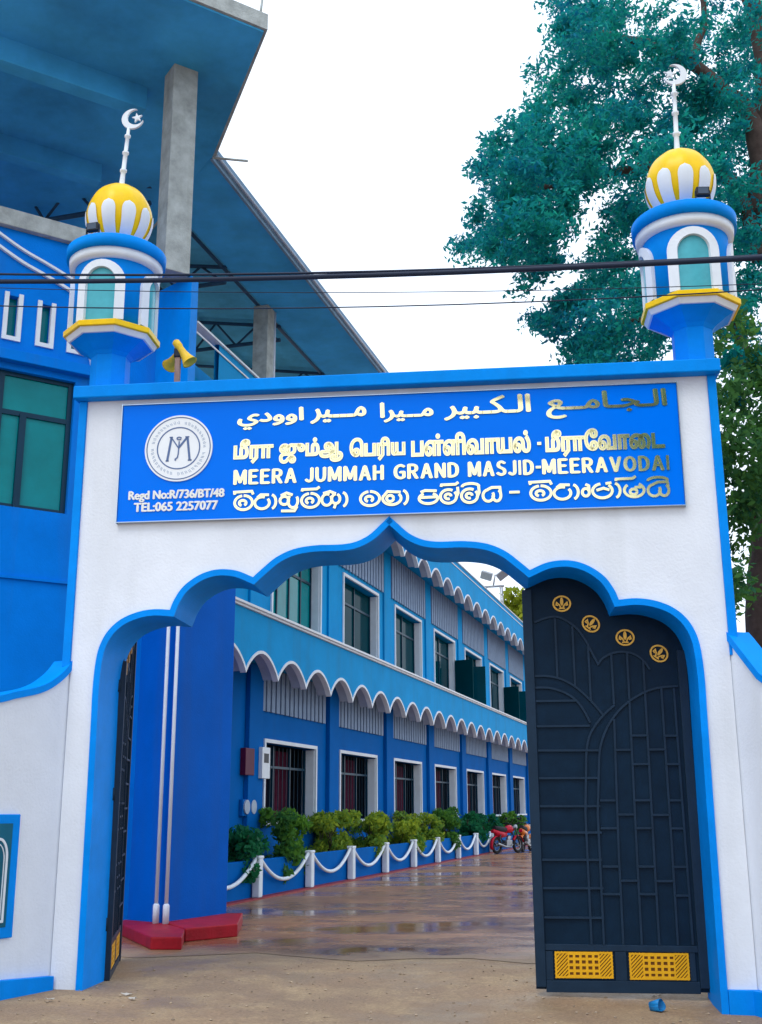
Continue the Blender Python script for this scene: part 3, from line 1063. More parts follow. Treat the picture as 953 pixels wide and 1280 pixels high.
# ------------------------------------------------------------------ gate leaves
def make_leaf(mirror, loc, rz, label):
    t = empty('gate_leaf', loc, rz, label, 'gate', 'leaves of the black metal gate')
    m = -1 if mirror else 1
    HX = 2.782                                  # hinge side, in gateway coordinates

    def X(u):
        return m * (u - HX)
    topl = smooth_curve([(1.25, 3.60), (1.33, 3.655), (1.48, 3.715), (1.66, 3.735), (1.83, 3.69), (1.97, 3.60), (2.05, 3.49), (2.09, 3.40)], 5)[:-1] + \
        smooth_curve([(2.09, 3.40), (2.28, 3.37), (2.43, 3.345), (2.56, 3.285), (2.68, 3.19), (2.755, 3.07), (2.777, 2.93)], 5)
    outl = [(2.777, -0.035), (1.25, -0.02)] + topl
    b = MB()
    b.slab([(X(u), z) for u, z in outl], 0.0, 0.03)
    b.build('sheet', M['gate_black'], t)
    # perimeter frame
    b = MB()
    b.band([(X(1.295), 0.0), (X(1.295), 3.615)], 0.09, -0.03, 0.045)
    b.band([(X(2.735), 0.0), (X(2.735), 3.0)], 0.085, -0.024, 0.045)
    b.band([(X(1.34), 0.005), (X(2.692), 0.005)], 0.10, -0.022, 0.045)
    b.band([(X(1.341), 0.335), (X(2.691), 0.325)], 0.055, -0.02, -0.001)
    b.band([(X(2.01), 0.056), (X(2.01), 0.30)], 0.10, -0.018, -0.001)
    b.band([(X(1.375), 0.056), (X(1.375), 0.30)], 0.07, -0.016, -0.001)
    b.band([(X(2.64), 0.056), (X(2.64), 0.30)], 0.05, -0.016, -0.001)
    b.build('frame', M['gate_bar'], t, 0.004)
    b = MB()
    W_, y0, y1 = 0.020, -0.018, -0.0005
    bars = [
        smooth_curve([(1.36, 3.295), (1.47, 3.335), (1.571, 3.345), (1.66, 3.31), (1.76, 3.23), (1.84, 3.11), (1.90, 2.98), (1.952, 2.87)], 4),
        smooth_curve([(1.952, 2.885), (2.0, 2.94), (2.1, 2.985), (2.206, 2.993), (2.30, 2.965), (2.38, 2.90), (2.43, 2.82)], 4),
        smooth_curve([(1.345, 2.775), (1.45, 2.775), (1.583, 2.747), (1.70, 2.685), (1.80, 2.60), (1.90, 2.49), (1.975, 2.39)], 4),
        smooth_curve([(1.345, 2.665), (1.47, 2.662), (1.578, 2.632), (1.67, 2.585), (1.75, 2.51), (1.81, 2.41), (1.845, 2.33)], 4),
        smooth_curve([(1.796, 2.046), (1.81, 2.13), (1.84, 2.22), (1.90, 2.315), (1.99, 2.415), (2.082, 2.492)], 4),
        smooth_curve([(1.912, 2.0), (1.93, 2.11), (1.974, 2.23), (2.03, 2.33), (2.11, 2.43), (2.20, 2.51), (2.293, 2.57), (2.40, 2.62), (2.523, 2.65), (2.683, 2.66)], 4),
        [(1.558, 3.33), (1.558, 2.76)], [(1.721, 3.25), (1.721, 2.66)], [(1.862, 3.05), (1.862, 2.53)], [(2.076, 2.965), (2.076, 2.50)], [(2.225, 2.985), (2.222, 2.54)],
        [(2.372, 2.90), (2.370, 2.62)], [(1.345, 2.537), (1.735, 2.537)], [(1.345, 2.30), (1.84, 2.30)], [(1.345, 2.076), (1.91, 2.072)],
        [(1.345, 1.821), (1.90, 1.82)], [(1.345, 1.567), (1.90, 1.565)], [(1.345, 1.33), (1.90, 1.33)], [(1.345, 1.09), (1.89, 1.089)], [(1.345, 0.842), (1.89, 0.842)], [(1.345, 0.589), (1.88, 0.587)],
        [(1.795, 2.05), (1.76, 1.51), (1.758, 0.36)], [(1.912, 2.02), (1.872, 1.50), (1.868, 0.36)],
        [(2.07, 2.36), (2.044, 1.15), (2.04, 0.36)], [(2.222, 2.53), (2.207, 1.15), (2.203, 0.36)], [(2.372, 2.60), (2.361, 1.15), (2.357, 0.36)], [(2.525, 2.64), (2.524, 1.15), (2.52, 0.36)], [(2.64, 2.64), (2.652, 0.36)],
        [(1.90, 1.617), (2.04, 1.617)], [(1.89, 1.368), (2.04, 1.368)], [(1.89, 1.031), (2.04, 1.031)], [(1.88, 0.791), (2.04, 0.791)],
        [(2.055, 2.075), (2.21, 2.075)], [(2.05, 1.49), (2.20, 1.49)], [(2.05, 0.908), (2.20, 0.908)],
        [(2.21, 2.205), (2.365, 2.205)], [(2.21, 1.943), (2.365, 1.943)], [(2.21, 1.616), (2.36, 1.616)], [(2.21, 1.368), (2.36, 1.368)], [(2.21, 1.031), (2.36, 1.031)], [(2.20, 0.792), (2.36, 0.792)],
        [(2.365, 2.075), (2.52, 2.075)], [(2.365, 1.485), (2.52, 1.485)], [(2.36, 0.905), (2.52, 0.905)],
        [(2.525, 2.20), (2.645, 2.20)], [(2.525, 1.941), (2.645, 1.941)], [(2.525, 1.614), (2.65, 1.614)], [(2.525, 1.365), (2.65, 1.365)], [(2.525, 1.028), (2.65, 1.028)], [(2.525, 0.781), (2.65, 0.781)],
    ]
    for k, p in enumerate(bars):
        b.band([(X(u), z) for u, z in p], W_, y0 - 0.0003 * (k % 23), y1)
    b.build('bars', M['gate_bar'], t)
    for (x0, x1, z0, z1) in ((1.425, 1.938, 0.075, 0.298), (2.084, 2.606, 0.068, 0.292)):
        cx, cz = (x0 + x1) / 2, (z0 + z1) / 2
        b = MB()
        xa, xb = sorted((X(x0), X(x1)))
        b.box(xa, xb, -0.006, -0.0008, z0, z1)
        bk = b.build('grille_backing', M['brown_dark'], t)
        b = MB()
        k = 0
        b.band([(X(x0) + 0.008 * m, z0 + .008), (X(x1) - 0.008 * m, z0 + .008), (X(x1) - 0.008 * m, z1 - .008), (X(x0) + 0.008 * m, z1 - .008)], 0.016, -0.016, -0.006, closed=True)
        hz = z1 - z0
        for i in range(-8, 17):                 # slanted bars at both ends
            xs_ = x0 + i * 0.0315
            for sgn, lo_, hi_ in ((1, x0, cx - 0.135), (1, cx + 0.135, x1)):
                a_, c_ = (xs_, z0), (xs_ + hz, z1)
                ta = max(0.0, (lo_ - a_[0]) / hz)
                tb = min(1.0, (hi_ - a_[0]) / hz)
                if tb - ta > 0.05:
                    b.band([(X(a_[0] + hz * ta), z0 + hz * ta), (X(a_[0] + hz * tb), z0 + hz * tb)], 0.0135, -0.014 - 0.0002 * (k % 9), -0.006)
                    k += 1
        # pierced rosette in the middle
        pl = MB()
        cols, rows_ = [-0.125, -0.055, 0.0, 0.055, 0.125], [-0.085, -0.03, 0.03, 0.085]
        for xx in (-0.135, -0.085, -0.028, 0.028, 0.085, 0.135):
            b.band([(X(cx + xx), z0 + 0.01), (X(cx + xx), z1 - 0.01)], 0.022 if abs(xx) < 0.1 else 0.014, -0.0165, -0.006)
        for zz in (-0.095, -0.05, 0.0, 0.05, 0.095):
            b.band([(X(cx - 0.14), cz + zz), (X(cx + 0.14), cz + zz)], 0.022, -0.0168, -0.006)
        b.build('grille', M['gold'], bk)
    for (u, z, tilt) in ((1.631, 3.473, 0), (1.90, 3.269, -38), (2.217, 3.13, 0), (2.526, 2.971, -38)):
        b = MB()
        ca, sa = math.cos(R(tilt)), math.sin(R(tilt))

        def P(pts):
            return [(X(u + p[0] * ca - p[1] * sa), z + p[0] * sa + p[1] * ca) for p in pts]
        b.band(P(arc(0, 0, 0.082, 0.072, 0, 360, 28)[:-1]), 0.016, -0.016, -0.0005, closed=True)
        b.slab(P(arc(0, 0.02, 0.016, 0.042, 0, 360, 12)[:-1]), -0.014, -0.0006)
        for sg in (1, -1):
            b.band(P([(sg * .008, -.045), (sg * .025, -.01), (sg * .05, .012), (sg * .055, -.012), (sg * .035, -.018)]), 0.013, -0.0135 - 0.0004 * (sg + 1), -0.0005)
        b.slab(P([(-.03, -.052), (.03, -.052), (.03, -.04), (-.03, -.04)]), -0.0148, -0.0006)
        b.build('medallion', M['gold_medal'], t)
    for z in (0.5, 1.7, 2.75):
        MB().tube([(m * 0.006, 0.04, z - 0.06), (m * 0.006, 0.04, z + 0.06)], 0.02, 10).build('hinge', M['gate_bar'], t)
    return t


make_leaf(False, gp(2.782, 0.5), GA, 'right leaf of black metal gate, nearly closed, gold medallions and grilles facing out')
make_leaf(True, gp(-2.745, 0.545), GA + R(105), 'left leaf of black metal gate swung inward, seen almost edge on')

# ------------------------------------------------------------------ corner building (left)
F0 = Vector((-3.4, 15.9, 0))
fa = R(33)
cb = empty('corner_building', F0, fa, 'bright blue corner building with teal windows and unfinished concrete top storey', 'building')


def wall_holes(b, x0, x1, z0, z1, holes, yf, yb):
    """wall slab between yf (front) and yb with rectangular openings"""
    xs_ = sorted({x0, x1, *[h[0] for h in holes], *[h[1] for h in holes]})
    zs_ = sorted({z0, z1, *[h[2] for h in holes], *[h[3] for h in holes]})
    for xa, xb in zip(xs_[:-1], xs_[1:]):
        for za, zb in zip(zs_[:-1], zs_[1:]):
            cx, cz = (xa + xb) / 2, (za + zb) / 2
            if any(h[0] < cx < h[1] and h[2] < cz < h[3] for h in holes):
                continue
            b.add([(xa, yf, za), (xb, yf, za), (xb, yf, zb), (xa, yf, zb)], [(0, 1, 2, 3)])
            b.add([(xa, yb, za), (xb, yb, za), (xb, yb, zb), (xa, yb, zb)], [(3, 2, 1, 0)])
    for h in holes:
        a, c, e, g = h
        b.add([(a, yf, e), (a, yb, e), (a, yb, g), (a, yf, g)], [(0, 1, 2, 3)])
        b.add([(c, yf, e), (c, yb, e), (c, yb, g), (c, yf, g)], [(3, 2, 1, 0)])
        b.add([(a, yf, e), (c, yf, e), (c, yb, e), (a, yb, e)], [(0, 1, 2, 3)])
        b.add([(a, yf, g), (c, yf, g), (c, yb, g), (a, yb, g)], [(3, 2, 1, 0)])
    b.add([(x0, yf, z0), (x0, yb, z0), (x0, yb, z1), (x0, yf, z1)], [(0, 1, 2, 3)])
    b.add([(x1, yf, z0), (x1, yb, z0), (x1, yb, z1), (x1, yf, z1)], [(0, 1, 2, 3)])
    b.add([(x0, yf, z1), (x1, yf, z1), (x1, yb, z1), (x0, yb, z1)], [(0, 1, 2, 3)])


b = MB()
slots = [(-3.16, -3.0, 8.02, 8.66), (-2.69, -2.53, 8.02, 8.66), (-2.235, -2.095, 8.02, 8.64), (-1.765, -1.625, 8.02, 8.62), (-1.31, -1.17, 8.02, 8.58)]
wall_holes(b, -6.5, 0.0, 0.0, 9.66, [(-3.9, -1.2, 5.56, 7.53)] + slots, 0.0, 0.3)
b.build('wall', M['blue_wall'], cb)
b = MB()
b.box(-6.5, -0.9, -0.035, -0.001, 4.565, 4.60)
b.build('string_course', M['blue_wall'], cb)
b = MB()
b.box(-6.5, -1.0, -0.14, -0.001, 7.62, 7.78)
b.build('lintel_shade', M['blue_wall'], cb, 0.01)
wf = MB()
for xx in (-3.9, -3.02, -2.245, -1.27):
    wf.box(xx, xx + 0.07, 0.08, 0.16, 5.56, 7.53)
wf.box(-1.93, -1.84, 0.06, 0.155, 5.562, 6.93)
wf.box(-3.83, -1.27, 0.085, 0.15, 6.90, 6.97)
wf.box(-3.83, -1.27, 0.085, 0.15, 5.561, 5.62)
wf.box(-3.83, -1.27, 0.085, 0.15, 7.47, 7.529)
wfo = wf.build('window_frame', M['win_frame'], cb)
MB().box(-3.83, -1.2, 0.115, 0.125, 5.6, 7.5).build('pane', M['win_teal'], wfo)
for i, (x0, x1, z0, z1) in enumerate(slots):
    b = MB()
    b.band([(x0 - 0.03, z1 + 0.035), (x0 - 0.03, z0 - 0.035), (x1 + 0.03, z0 - 0.035), (x1 + 0.03, z1 + 0.035)], 0.062, -0.03, 0.05)
    sf = b.build('slot_window', M['white_trim'], cb)
    MB().box(x0, x1, 0.12, 0.13, z0, z1).build('pane', M['win_teal'], sf)
b = MB()
for off, wd in ((0.0, 0.035), (-0.19, 0.04)):
    b.band([(x, z + off) for x, z in smooth_curve([(-4.2, 10.1), (-3.4, 9.95), (-2.8, 9.72), (-2.44, 9.53), (-2.08, 9.36), (-1.73, 9.24), (-1.3, 9.07), (-1.0, 8.88)], 5)], wd, -0.05, -0.0005)
b.band(smooth_curve([(-1.30, 8.25), (-1.12, 8.08), (-1.02, 7.95), (-0.98, 7.8), (-0.97, 7.55), (-0.97, 7.2)], 5), 0.04, -0.05, -0.0005)
b.build('moulding', M['white_trim'], cb)
MB().box(-6.5, 0.0, -0.10, 0.28, 9.662, 9.93).build('beam', M['concrete'], cb, 0.012)
# upper open storey
Pc = Matrix.Rotation(-fa, 4, 'Z')


def loc(p):
    return Pc @ (Vector((p[0], p[1], 0)) - F0)


SZ = 12.8
slab_w = [(-1.72, 14.43), (-2.98, 17.78), (-8.5, 26.5), (-16, 16.5), (-10.0, 9.05)]
b = MB()
b.prism([tuple(loc(p)[:2]) for p in slab_w], SZ - 0.025, SZ + 0.171)
b.build('roof_slab', M['blue_soffit'], cb, 0.01)
b = MB()
b.prism([tuple(loc(p)[:2]) for p in [(-1.66, 14.41), (-2.92, 17.80), (-8.5, 26.6), (-16.1, 16.5), (-10.0, 8.95)]], SZ + 0.005, SZ + 0.27)
b.build('roof_edge', M['concrete'], cb)
b = MB()
b.box(-8, -0.35, 0.05, 0.33, SZ - 0.42, SZ - 0.001)
b.box(-8, -0.2, 2.6, 2.85, SZ - 0.38, SZ - 0.001)
b.build('soffit_beam', M['blue_soffit'], cb, 0.01)
MB().box(-9, 0.2, 5.2, 5.4, 9.0, SZ - 0.001).build('rear_wall', M['blue_soffit'], cb)
cl = loc((-3.12, 15.42))
b = MB()
b.box(cl.x - 0.20, cl.x + 0.20, cl.y - 0.20, cl.y + 0.20, 9.28, SZ - 0.001)
b.build('column', M['concrete'], cb, 0.012)
p1, p2 = loc((-2.95, 17.62)), loc((-2.33, 17.7))
MB().tube([(p1.x, p1.y, SZ - 0.12), (p2.x, p2.y, SZ - 0.14)], 0.022, 8).build('scaffold_pole', M['concrete'], cb)
p1 = loc((-1.80, 14.5))
MB().tube([(p1.x, p1.y, SZ + 0.2), (p1.x + 0.06, p1.y, SZ + 0.85)], 0.02, 8).build('rebar', M['concrete'], cb)
# ground storey pier with the corner, and its upper shaft
b = MB()
C0, C1 = (-2.816, 15.377), (-2.176, 16.588)
b.prism([tuple(loc(p)[:2]) for p in [C0, C1, (-2.9, 17.25), (-3.9, 16.9), (-3.44, 15.93)]], 0.0, 5.35)
b.build('pier', M['blue_pier'], cb, 0.012)
b = MB()
b.prism([tuple(loc(p)[:2]) for p in [C0, (-2.75, 15.62), (-3.3, 16.1), (-3.44, 15.93)]], 5.351, 9.28)
b.build('corner_shaft', M['blue_trim'], cb, 0.01)

steps = empty('entrance_step', (-2.6, 14.9, 0), 0, 'low red painted step round the foot of the blue pier', 'step')
b = MB()
b.prism([(p[0] + 2.6, p[1] - 14.9) for p in [(-2.66, 13.72), (-2.30, 13.70), (-2.42, 14.62), (-2.815, 15.36), (-3.42, 15.85), (-3.50, 15.6)]], 0.0, 0.14)
b.build('lower_block', M['red'], steps, 0.015)
b = MB()
b.prism([(p[0] + 2.6, p[1] - 14.9) for p in [(-2.395, 14.50), (-1.83, 15.06), (-1.95, 16.6), (-2.17, 16.57), (-2.805, 15.37)]], 0.0, 0.155)
b.build('upper_block', M['red'], steps, 0.015)
for i, (x, y) in enumerate(((-2.915, 15.30), (-2.775, 15.24))):
    lab = ('white drain pipe nearer the gate leaf on the blue pier', 'white drain pipe at the corner edge of the blue pier')[i]
    t = empty('drain_pipe', (x, y, 0.141), 0, lab, 'pipe', 'drain pipes on the pier')
    MB().tube([(0, 0, 0.0), (0, 0, 5.2)], 0.024, 12).build('pipe', M['pipe'], t)
    MB().lathe([(0.042, 0.0), (0.042, 0.22), (0.03, 0.24)], 12).build('shoe', M['pipe'], t)
    if i == 1:
        MB().box(-0.06, 0.05, -0.07, 0.05, 4.25, 4.52).build('junction_box', M['grey_white'], t, 0.02)

# ------------------------------------------------------------------ long two storey building
BA = R(-16.31)
bes = Vector((math.sin(R(16.31)), math.cos(R(16.31)), 0))
bet = Vector((math.cos(R(16.31)), -math.sin(R(16.31)), 0))
LB0 = bes * 20 + bet * -9.0
S_A, S_B = -3.6, 42.0                          # along the building, from its near end to its far end
hall = empty('long_building', LB0, BA, 'long two storey blue building with scalloped sunshades beside the courtyard', 'building')
# local frame: x out into the courtyard, y along the building
ROT = Matrix.Rotation(R(90), 4, 'Z')           # shapes drawn with x along the building, y=0 the wall face, -y out


def bld(b, name, m, parent, bevel=0.0):
    b.xform(ROT)
    return b.build(name, m, parent, bevel)


bays = [2.13 + 4.92 * k for k in range(8)]
lowh = [(s, s + 3.1, 1.30, 2.90) for s in bays]
uph = [(s + 0.2, s + 3.3, 5.25, 7.42) for s in bays]
b = MB()
wall_holes(b, S_A, S_B, 0.0, 4.45, lowh, 0.0, 0.32)
bld(b, 'lower_wall', M['blue_shaded'], hall)
b = MB()
wall_holes(b, S_A, S_B, 4.452, 9.4, uph, 0.0, 0.32)
bld(b, 'upper_wall', M['blue_facade'], hall)
b = MB()
b.box(S_A, S_B, 0.33, 5.0, 9.2, 9.4)
bld(b, 'roof_deck', M['concrete'], hall)
b = MB()
b.box(S_A, S_B, 4.8, 5.0, 0, 9.19)
b.box(S_A, S_A + 0.2, 0.33, 4.79, 0, 9.19)
b.box(S_B - 0.2, S_B, 0.33, 4.79, 0, 9.19)
bld(b, 'rear_wall', M['blue_facade'], hall)
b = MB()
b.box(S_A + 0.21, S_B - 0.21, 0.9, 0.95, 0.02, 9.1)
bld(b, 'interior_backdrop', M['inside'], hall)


def sunshade(z_tip, z_crest, z_top, yo, step, start, nm):
    """projecting shade: fascia with a scalloped lower edge, carried on a slab"""
    per = 14
    pts = []
    k = 0
    s = start
    while s < S_B:
        for i in range(per):
            f = i / per
            x = s + step * f
            h = (math.sin(math.pi * f)) ** 0.8
            pts.append((x, z_tip + (z_crest - z_tip) * h))
        s += step
    pts = [p for p in pts if S_A <= p[0] <= S_B]
    b = MB()
    for (x0, z0), (x1, z1) in zip(pts[:-1], pts[1:]):
        b.add([(x0, -yo, z0), (x1, -yo, z1), (x1, -yo, z_top), (x0, -yo, z_top)], [(0, 1, 2, 3)])
        b.add([(x0, -yo + 0.09, z0), (x1, -yo + 0.09, z1), (x1, -yo + 0.09, z_top), (x0, -yo + 0.09, z_top)], [(3, 2, 1, 0)])
        b.add([(x0, -yo, z_top), (x1, -yo, z_top), (x1, -yo + 0.09, z_top), (x0, -yo + 0.09, z_top)], [(0, 1, 2, 3)])
    fo = bld(b, 'sunshade_fascia', M['blue_facade'], hall)
    b = MB()
    b.band(pts, 0.055, -yo - 0.018, -yo + 0.10, side=0.25)
    bld(b, 'scallop_edge', M['white_trim'], fo)
    # curved soffit lining of every scallop, running back to the wall
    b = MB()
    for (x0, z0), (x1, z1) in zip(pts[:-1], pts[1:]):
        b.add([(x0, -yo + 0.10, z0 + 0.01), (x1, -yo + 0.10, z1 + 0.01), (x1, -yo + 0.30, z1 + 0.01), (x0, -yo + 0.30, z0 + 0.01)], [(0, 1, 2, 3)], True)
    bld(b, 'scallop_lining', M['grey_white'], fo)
    b = MB()
    b.box(S_A, S_B, -yo + 0.31, -0.001, z_crest + 0.02, z_crest + 0.14)
    bld(b, 'sunshade_slab', M['blue_facade'], hall)


sunshade(3.97, 4.40, 5.12, 0.88, 1.585, -1.05 - 1.585 * 1 - 0.4 + 0.40, 'lower')
sunshade(8.47, 8.86, 9.70, 0.88, 1.585, -1.05 - 1.585, 'upper')
b = MB()
b.box(S_A, S_B, -0.93, -0.70, 5.122, 5.165)
b.box(S_A, S_B, -0.97, -0.68, 5.1655, 5.215)
bld(b, 'ledge', M['white_trim'], hall, 0.008)
b = MB()
b.box(S_A, S_B, -0.69, -0.33, 5.06, 5.13)
bld(b, 'ledge_deck', M['blue_facade'], hall)
b = MB()
b.box(S_A, S_B, -0.92, -0.74, 9.702, 9.74)
bld(b, 'parapet_cap', M['white_trim'], hall)
b = MB()
b.box(S_A, S_B, -0.90, -0.885, 9.52, 9.55)
bld(b, 'parapet_line', M['white_trim'], hall)
# pilasters and slatted ventilator panels
for z0, z1, nm, mm in ((3.45, 4.41, 'l', 'blue_shaded'), (7.52, 8.87, 'u', 'blue_facade')):
    for k in range(9):
        s = bays[0] - 4.92 + 4.92 * k + 4.0
        b = MB()
        b.box(s - 0.15, s + 0.55, -0.10 if nm == 'l' else -0.05, -0.001, 0.0 if nm == 'l' else 5.22, z1)
        bld(b, 'pilaster', M[mm], hall, 0.01)
for z0, z1, n_ in ((3.52, 4.41, 0), (7.60, 8.87, 1)):
    for s in bays:
        b = MB()
        a, c = s - 0.36 + n_ * 0.1, s + 3.72 + n_ * 0.1
        nsl = 15
        for i in range(nsl):
            x0 = a + (c - a) * i / nsl
            b.box(x0 + 0.01, x0 + (c - a) / nsl * 0.72, -0.06, -0.022, z0, z1)
        vo = bld(b, 'ventilator_slats', M['slat'], hall)
        b = MB()
        b.box(a, c, -0.0215, -0.002, z0 + 0.03, z1)
        bld(b, 'backing', M['slat_back'], vo)
# windows
for k, (a, c, e, g) in enumerate(lowh):
    b = MB()
    b.band([(a - 0.03, e), (a - 0.03, g + 0.03), (c + 0.03, g + 0.03), (c + 0.03, e)], 0.075, -0.03, 0.02)
    b.box(a + 0.002, a + 0.03, 0.021, 0.31, e, g - 0.03)
    b.box(c - 0.03, c - 0.002, 0.021, 0.31, e, g - 0.03)
    wo = bld(b, 'window', M['white_trim'], hall)
    MBs = MB()
    MBs.box(a - 0.08, c + 0.08, -0.09, 0.3, e - 0.07, e - 0.001)
    bld(MBs, 'sill', M['white_trim'], wo, 0.008)
    b = MB()
    for xx in (a + 0.04, a + 1.02, a + 2.03, c - 0.09):
        b.box(xx, xx + 0.05, 0.22, 0.27, e, g - 0.035)
    b.box(a + 0.04, c - 0.04, 0.225, 0.265, g - 0.5, g - 0.45)
    for xx in np.linspace(a + 0.2, c - 0.25, 12):
        b.box(xx, xx + 0.012, 0.24, 0.252, e, g - 0.04)
    bld(b, 'frame', M['win_frame'], wo)
    b = MB()
    for x0, x1 in ((a + 0.1, a + 1.15), (a + 1.5, a + 2.5)):
        n = 40
        vs = []
        for zz in (e + 0.05, g - 0.1):
            for i in range(n + 1):
                x = x0 + (x1 - x0) * i / n
                vs.append((x, 0.45 + 0.05 * math.sin(i * 1.1), zz))
        b.add(vs, [(i, i + 1, n + 2 + i, n + 1 + i) for i in range(n)], True)
    bld(b, 'curtain', M['curtain'], wo)
for k, (a, c, e, g) in enumerate(uph):
    b = MB()
    b.band([(a - 0.03, e), (a - 0.03, g + 0.03), (c + 0.03, g + 0.03), (c + 0.03, e)], 0.075, -0.035, 0.02)
    b.box(a + 0.002, a + 0.03, 0.021, 0.31, e, g - 0.03)
    b.box(c - 0.03, c - 0.002, 0.021, 0.31, e, g - 0.03)
    wo = bld(b, 'window', M['white_trim'], hall)
    b = MB()
    for xx in ((a + 0.04, a + 0.80, a + 1.55, a + 2.30, c - 0.09) if k == 0 else (a + 0.04, a + 1.55, c - 0.09)):
        b.box(xx, xx + 0.05, 0.20, 0.27, e, g - 0.035)
    b.box(a + 0.04, c - 0.04, 0.205, 0.265, g - 0.62, g - 0.56)
    bld(b, 'frame', M['win_frame'], wo)
    b = MB()
    x0 = a + 0.05
    b.box(a + 0.05, c - 0.05, 0.235, 0.243, e, g - 0.04)
    bld(b, 'pane', M['win_teal'] if k == 0 else M['win_dark'], wo)
    if k in (3, 4, 5, 6):
        for side in ((1,) if k in (3, 5) else (0,)):
            b = MB()
            L = 0.72
            sg = -1 if side == 0 else 1
            b.box(0, L, -0.02, 0.02, e + 0.02, g - 0.66)
            bx = (a + 0.06) if side == 0 else (c - 0.06)
            ang = R(180 + 75) if side == 1 else R(-80)
            b.xform(Matrix.Translation((bx, -0.04, 0)) @ Matrix.Rotation(ang, 4, 'Z'))
            bld(b, 'casement', M['win_dark'], wo)
# roof terrace shelter
SH = SZ
rb = MB()
rb.box(-3.76, 9.6, -1.10, 0.33, SH, SH + 0.12)
bld(rb, 'shelter_soffit', M['blue_soffit'], hall)
b = MB()
b.box(-3.76, 9.6, -1.16, -1.103, SH - 0.06, SH + 0.26)
bld(b, 'shelter_fascia', M['fascia_grey'], hall, 0.01)
b = MB()
b.tube([(-3.7, -1.20, SZ + 0.05), (9.6, -1.20, SH + 0.05)], 0.03, 8)
bld(b, 'shelter_gutter', M['grey_white'], hall)
b = MB()                                        # corrugated sheet, ribs across the building
n = 46
vs = []
for yy, zz in ((0.335, SH + 0.10), (7.0, SH + 1.3)):
    for i in range(n * 2 + 1):
        vs.append((-3.6 + 13.2 * i / (n * 2), yy, zz + (0.10 if i % 2 else 0.0)))
m_ = n * 2 + 1
b.add(vs, [(i, i + 1, m_ + i + 1, m_ + i) for i in range(m_ - 1)])
bld(b, 'roof_sheet', M['sheet'], hall)
b = MB()
for s in (-3.2, 0.2, 3.4, 6.6, 9.2):
    b.tube([(s, 0.35, SH - 0.35), (s, 7.0, SH - 0.35)], 0.05, 8)
    b.tube([(s, 0.35, SH + 0.0), (s, 7.0, SH + 1.2)], 0.045, 8)
    for q in range(6):
        y0 = 0.4 + 1.1 * q
        zt = SH + 1.2 * (y0 + 0.55 - 0.35) / 6.65
        b.tube([(s, y0, SH - 0.35), (s, y0 + 0.55, zt)], 0.028, 6)
        b.tube([(s, y0 + 0.55, zt), (s, y0 + 1.1, SH - 0.35)], 0.028, 6)
for yy in (0.45, 2.6, 4.8, 6.8):
    b.tube([(-3.6, yy, SH + 0.02 + 0.18 * (yy - 0.35)), (9.6, yy, SH + 0.02 + 0.18 * (yy - 0.35))], 0.045, 6)
bld(b, 'truss', M['steel_dark'], hall)
for s in (2.36, 8.9):
    b = MB()
    b.box(s - 0.2, s + 0.2, 0.33 - 0.16, 0.33 + 0.2, 9.402, SH - 0.002)
    bld(b, 'column', M['concrete'], hall, 0.012)
    b = MB()
    b.tube([(s + 0.26, 0.2, 9.402), (s + 0.26, 0.2, SH - 0.01)], 0.05, 8)
    bld(b, 'rain_pipe', M['pipe'], hall)
b = MB()
b.box(S_A, S_B, -0.05, 0.12, 9.401, 9.69)
bld(b, 'terrace_upstand', M['blue_facade'], hall)


def hp(x_along, out, z=0.0):
    return LB0 + bes * x_along + bet * out + Vector((0, 0, z))


# electric boxes by the first window
def wallbox(name, label, cat, s, z, w_, h_, d, m, extra=None):
    t = empty(name, hp(s, 0.0, z), BA + R(90), label, cat)
    MB().box(-w_ / 2, w_ / 2, -d, -0.003, 0, h_).build('case', M[m], t, 0.01)
    if extra == 'window':
        MB().box(-w_ * 0.3, w_ * 0.3, -d - 0.004, -d - 0.0005, h_ * 0.5, h_ * 0.8).build('display', M['dark'], t)
    if extra == 'dial':
        for sx in (-0.25, 0.25):
            b = MB()
            b.slab(arc(sx * w_, h_ * 0.55, w_ * 0.2, w_ * 0.2, 0, 360, 20)[:-1], -d - 0.03, -d - 0.0005)
            b.build('dial', M['grey_white'], t)
    return t


wallbox('meter_box', 'white electric meter box on the wall left of the nearest lower window', 'meter box', 1.78, 2.15, 0.42, 0.62, 0.18, 'white_trim', 'window')
wallbox('fuse_box', 'dark red fuse box on the blue wall beside the white meter box', 'fuse box', 1.08, 2.2, 0.45, 0.52, 0.12, 'maroon', None)
wallbox('twin_meter', 'pair of round grey meters on the wall below the dark red box', 'meter', 1.2, 1.42, 0.68, 0.32, 0.08, 'blue_shaded', 'dial')

# mast with floodlights on the far roof
t = empty('floodlight_mast', hp(30, -0.3, 9.4), BA, 'steel frame with two floodlights on the far roof edge', 'floodlight mast')
b = MB()
for sx in (-0.42, 0.42):
    for sy in (-0.25, 0.25):
        b.tube([(sx, sy, 0), (sx * 0.85, sy, 1.95)], 0.035, 6)
b.tube([(-0.5, 0, 1.95), (0.5, 0, 1.95)], 0.05, 6)
b.tube([(0, 0, 1.95), (0.1, 0, 2.5)], 0.04, 6)
b.build('frame', M['metal'], t)
for sx, tl in ((-0.28, 20), (0.45, -35)):
    b = MB()
    b.box(-0.26, 0.26, -0.1, 0.1, -0.18, 0.18)
    b.xform(Matrix.Translation((sx, -0.1, 2.45)) @ Matrix.Rotation(R(tl), 4, 'Y') @ Matrix.Rotation(R(25), 4, 'X'))
    b.build('floodlight', M['metal'], t, 0.02)

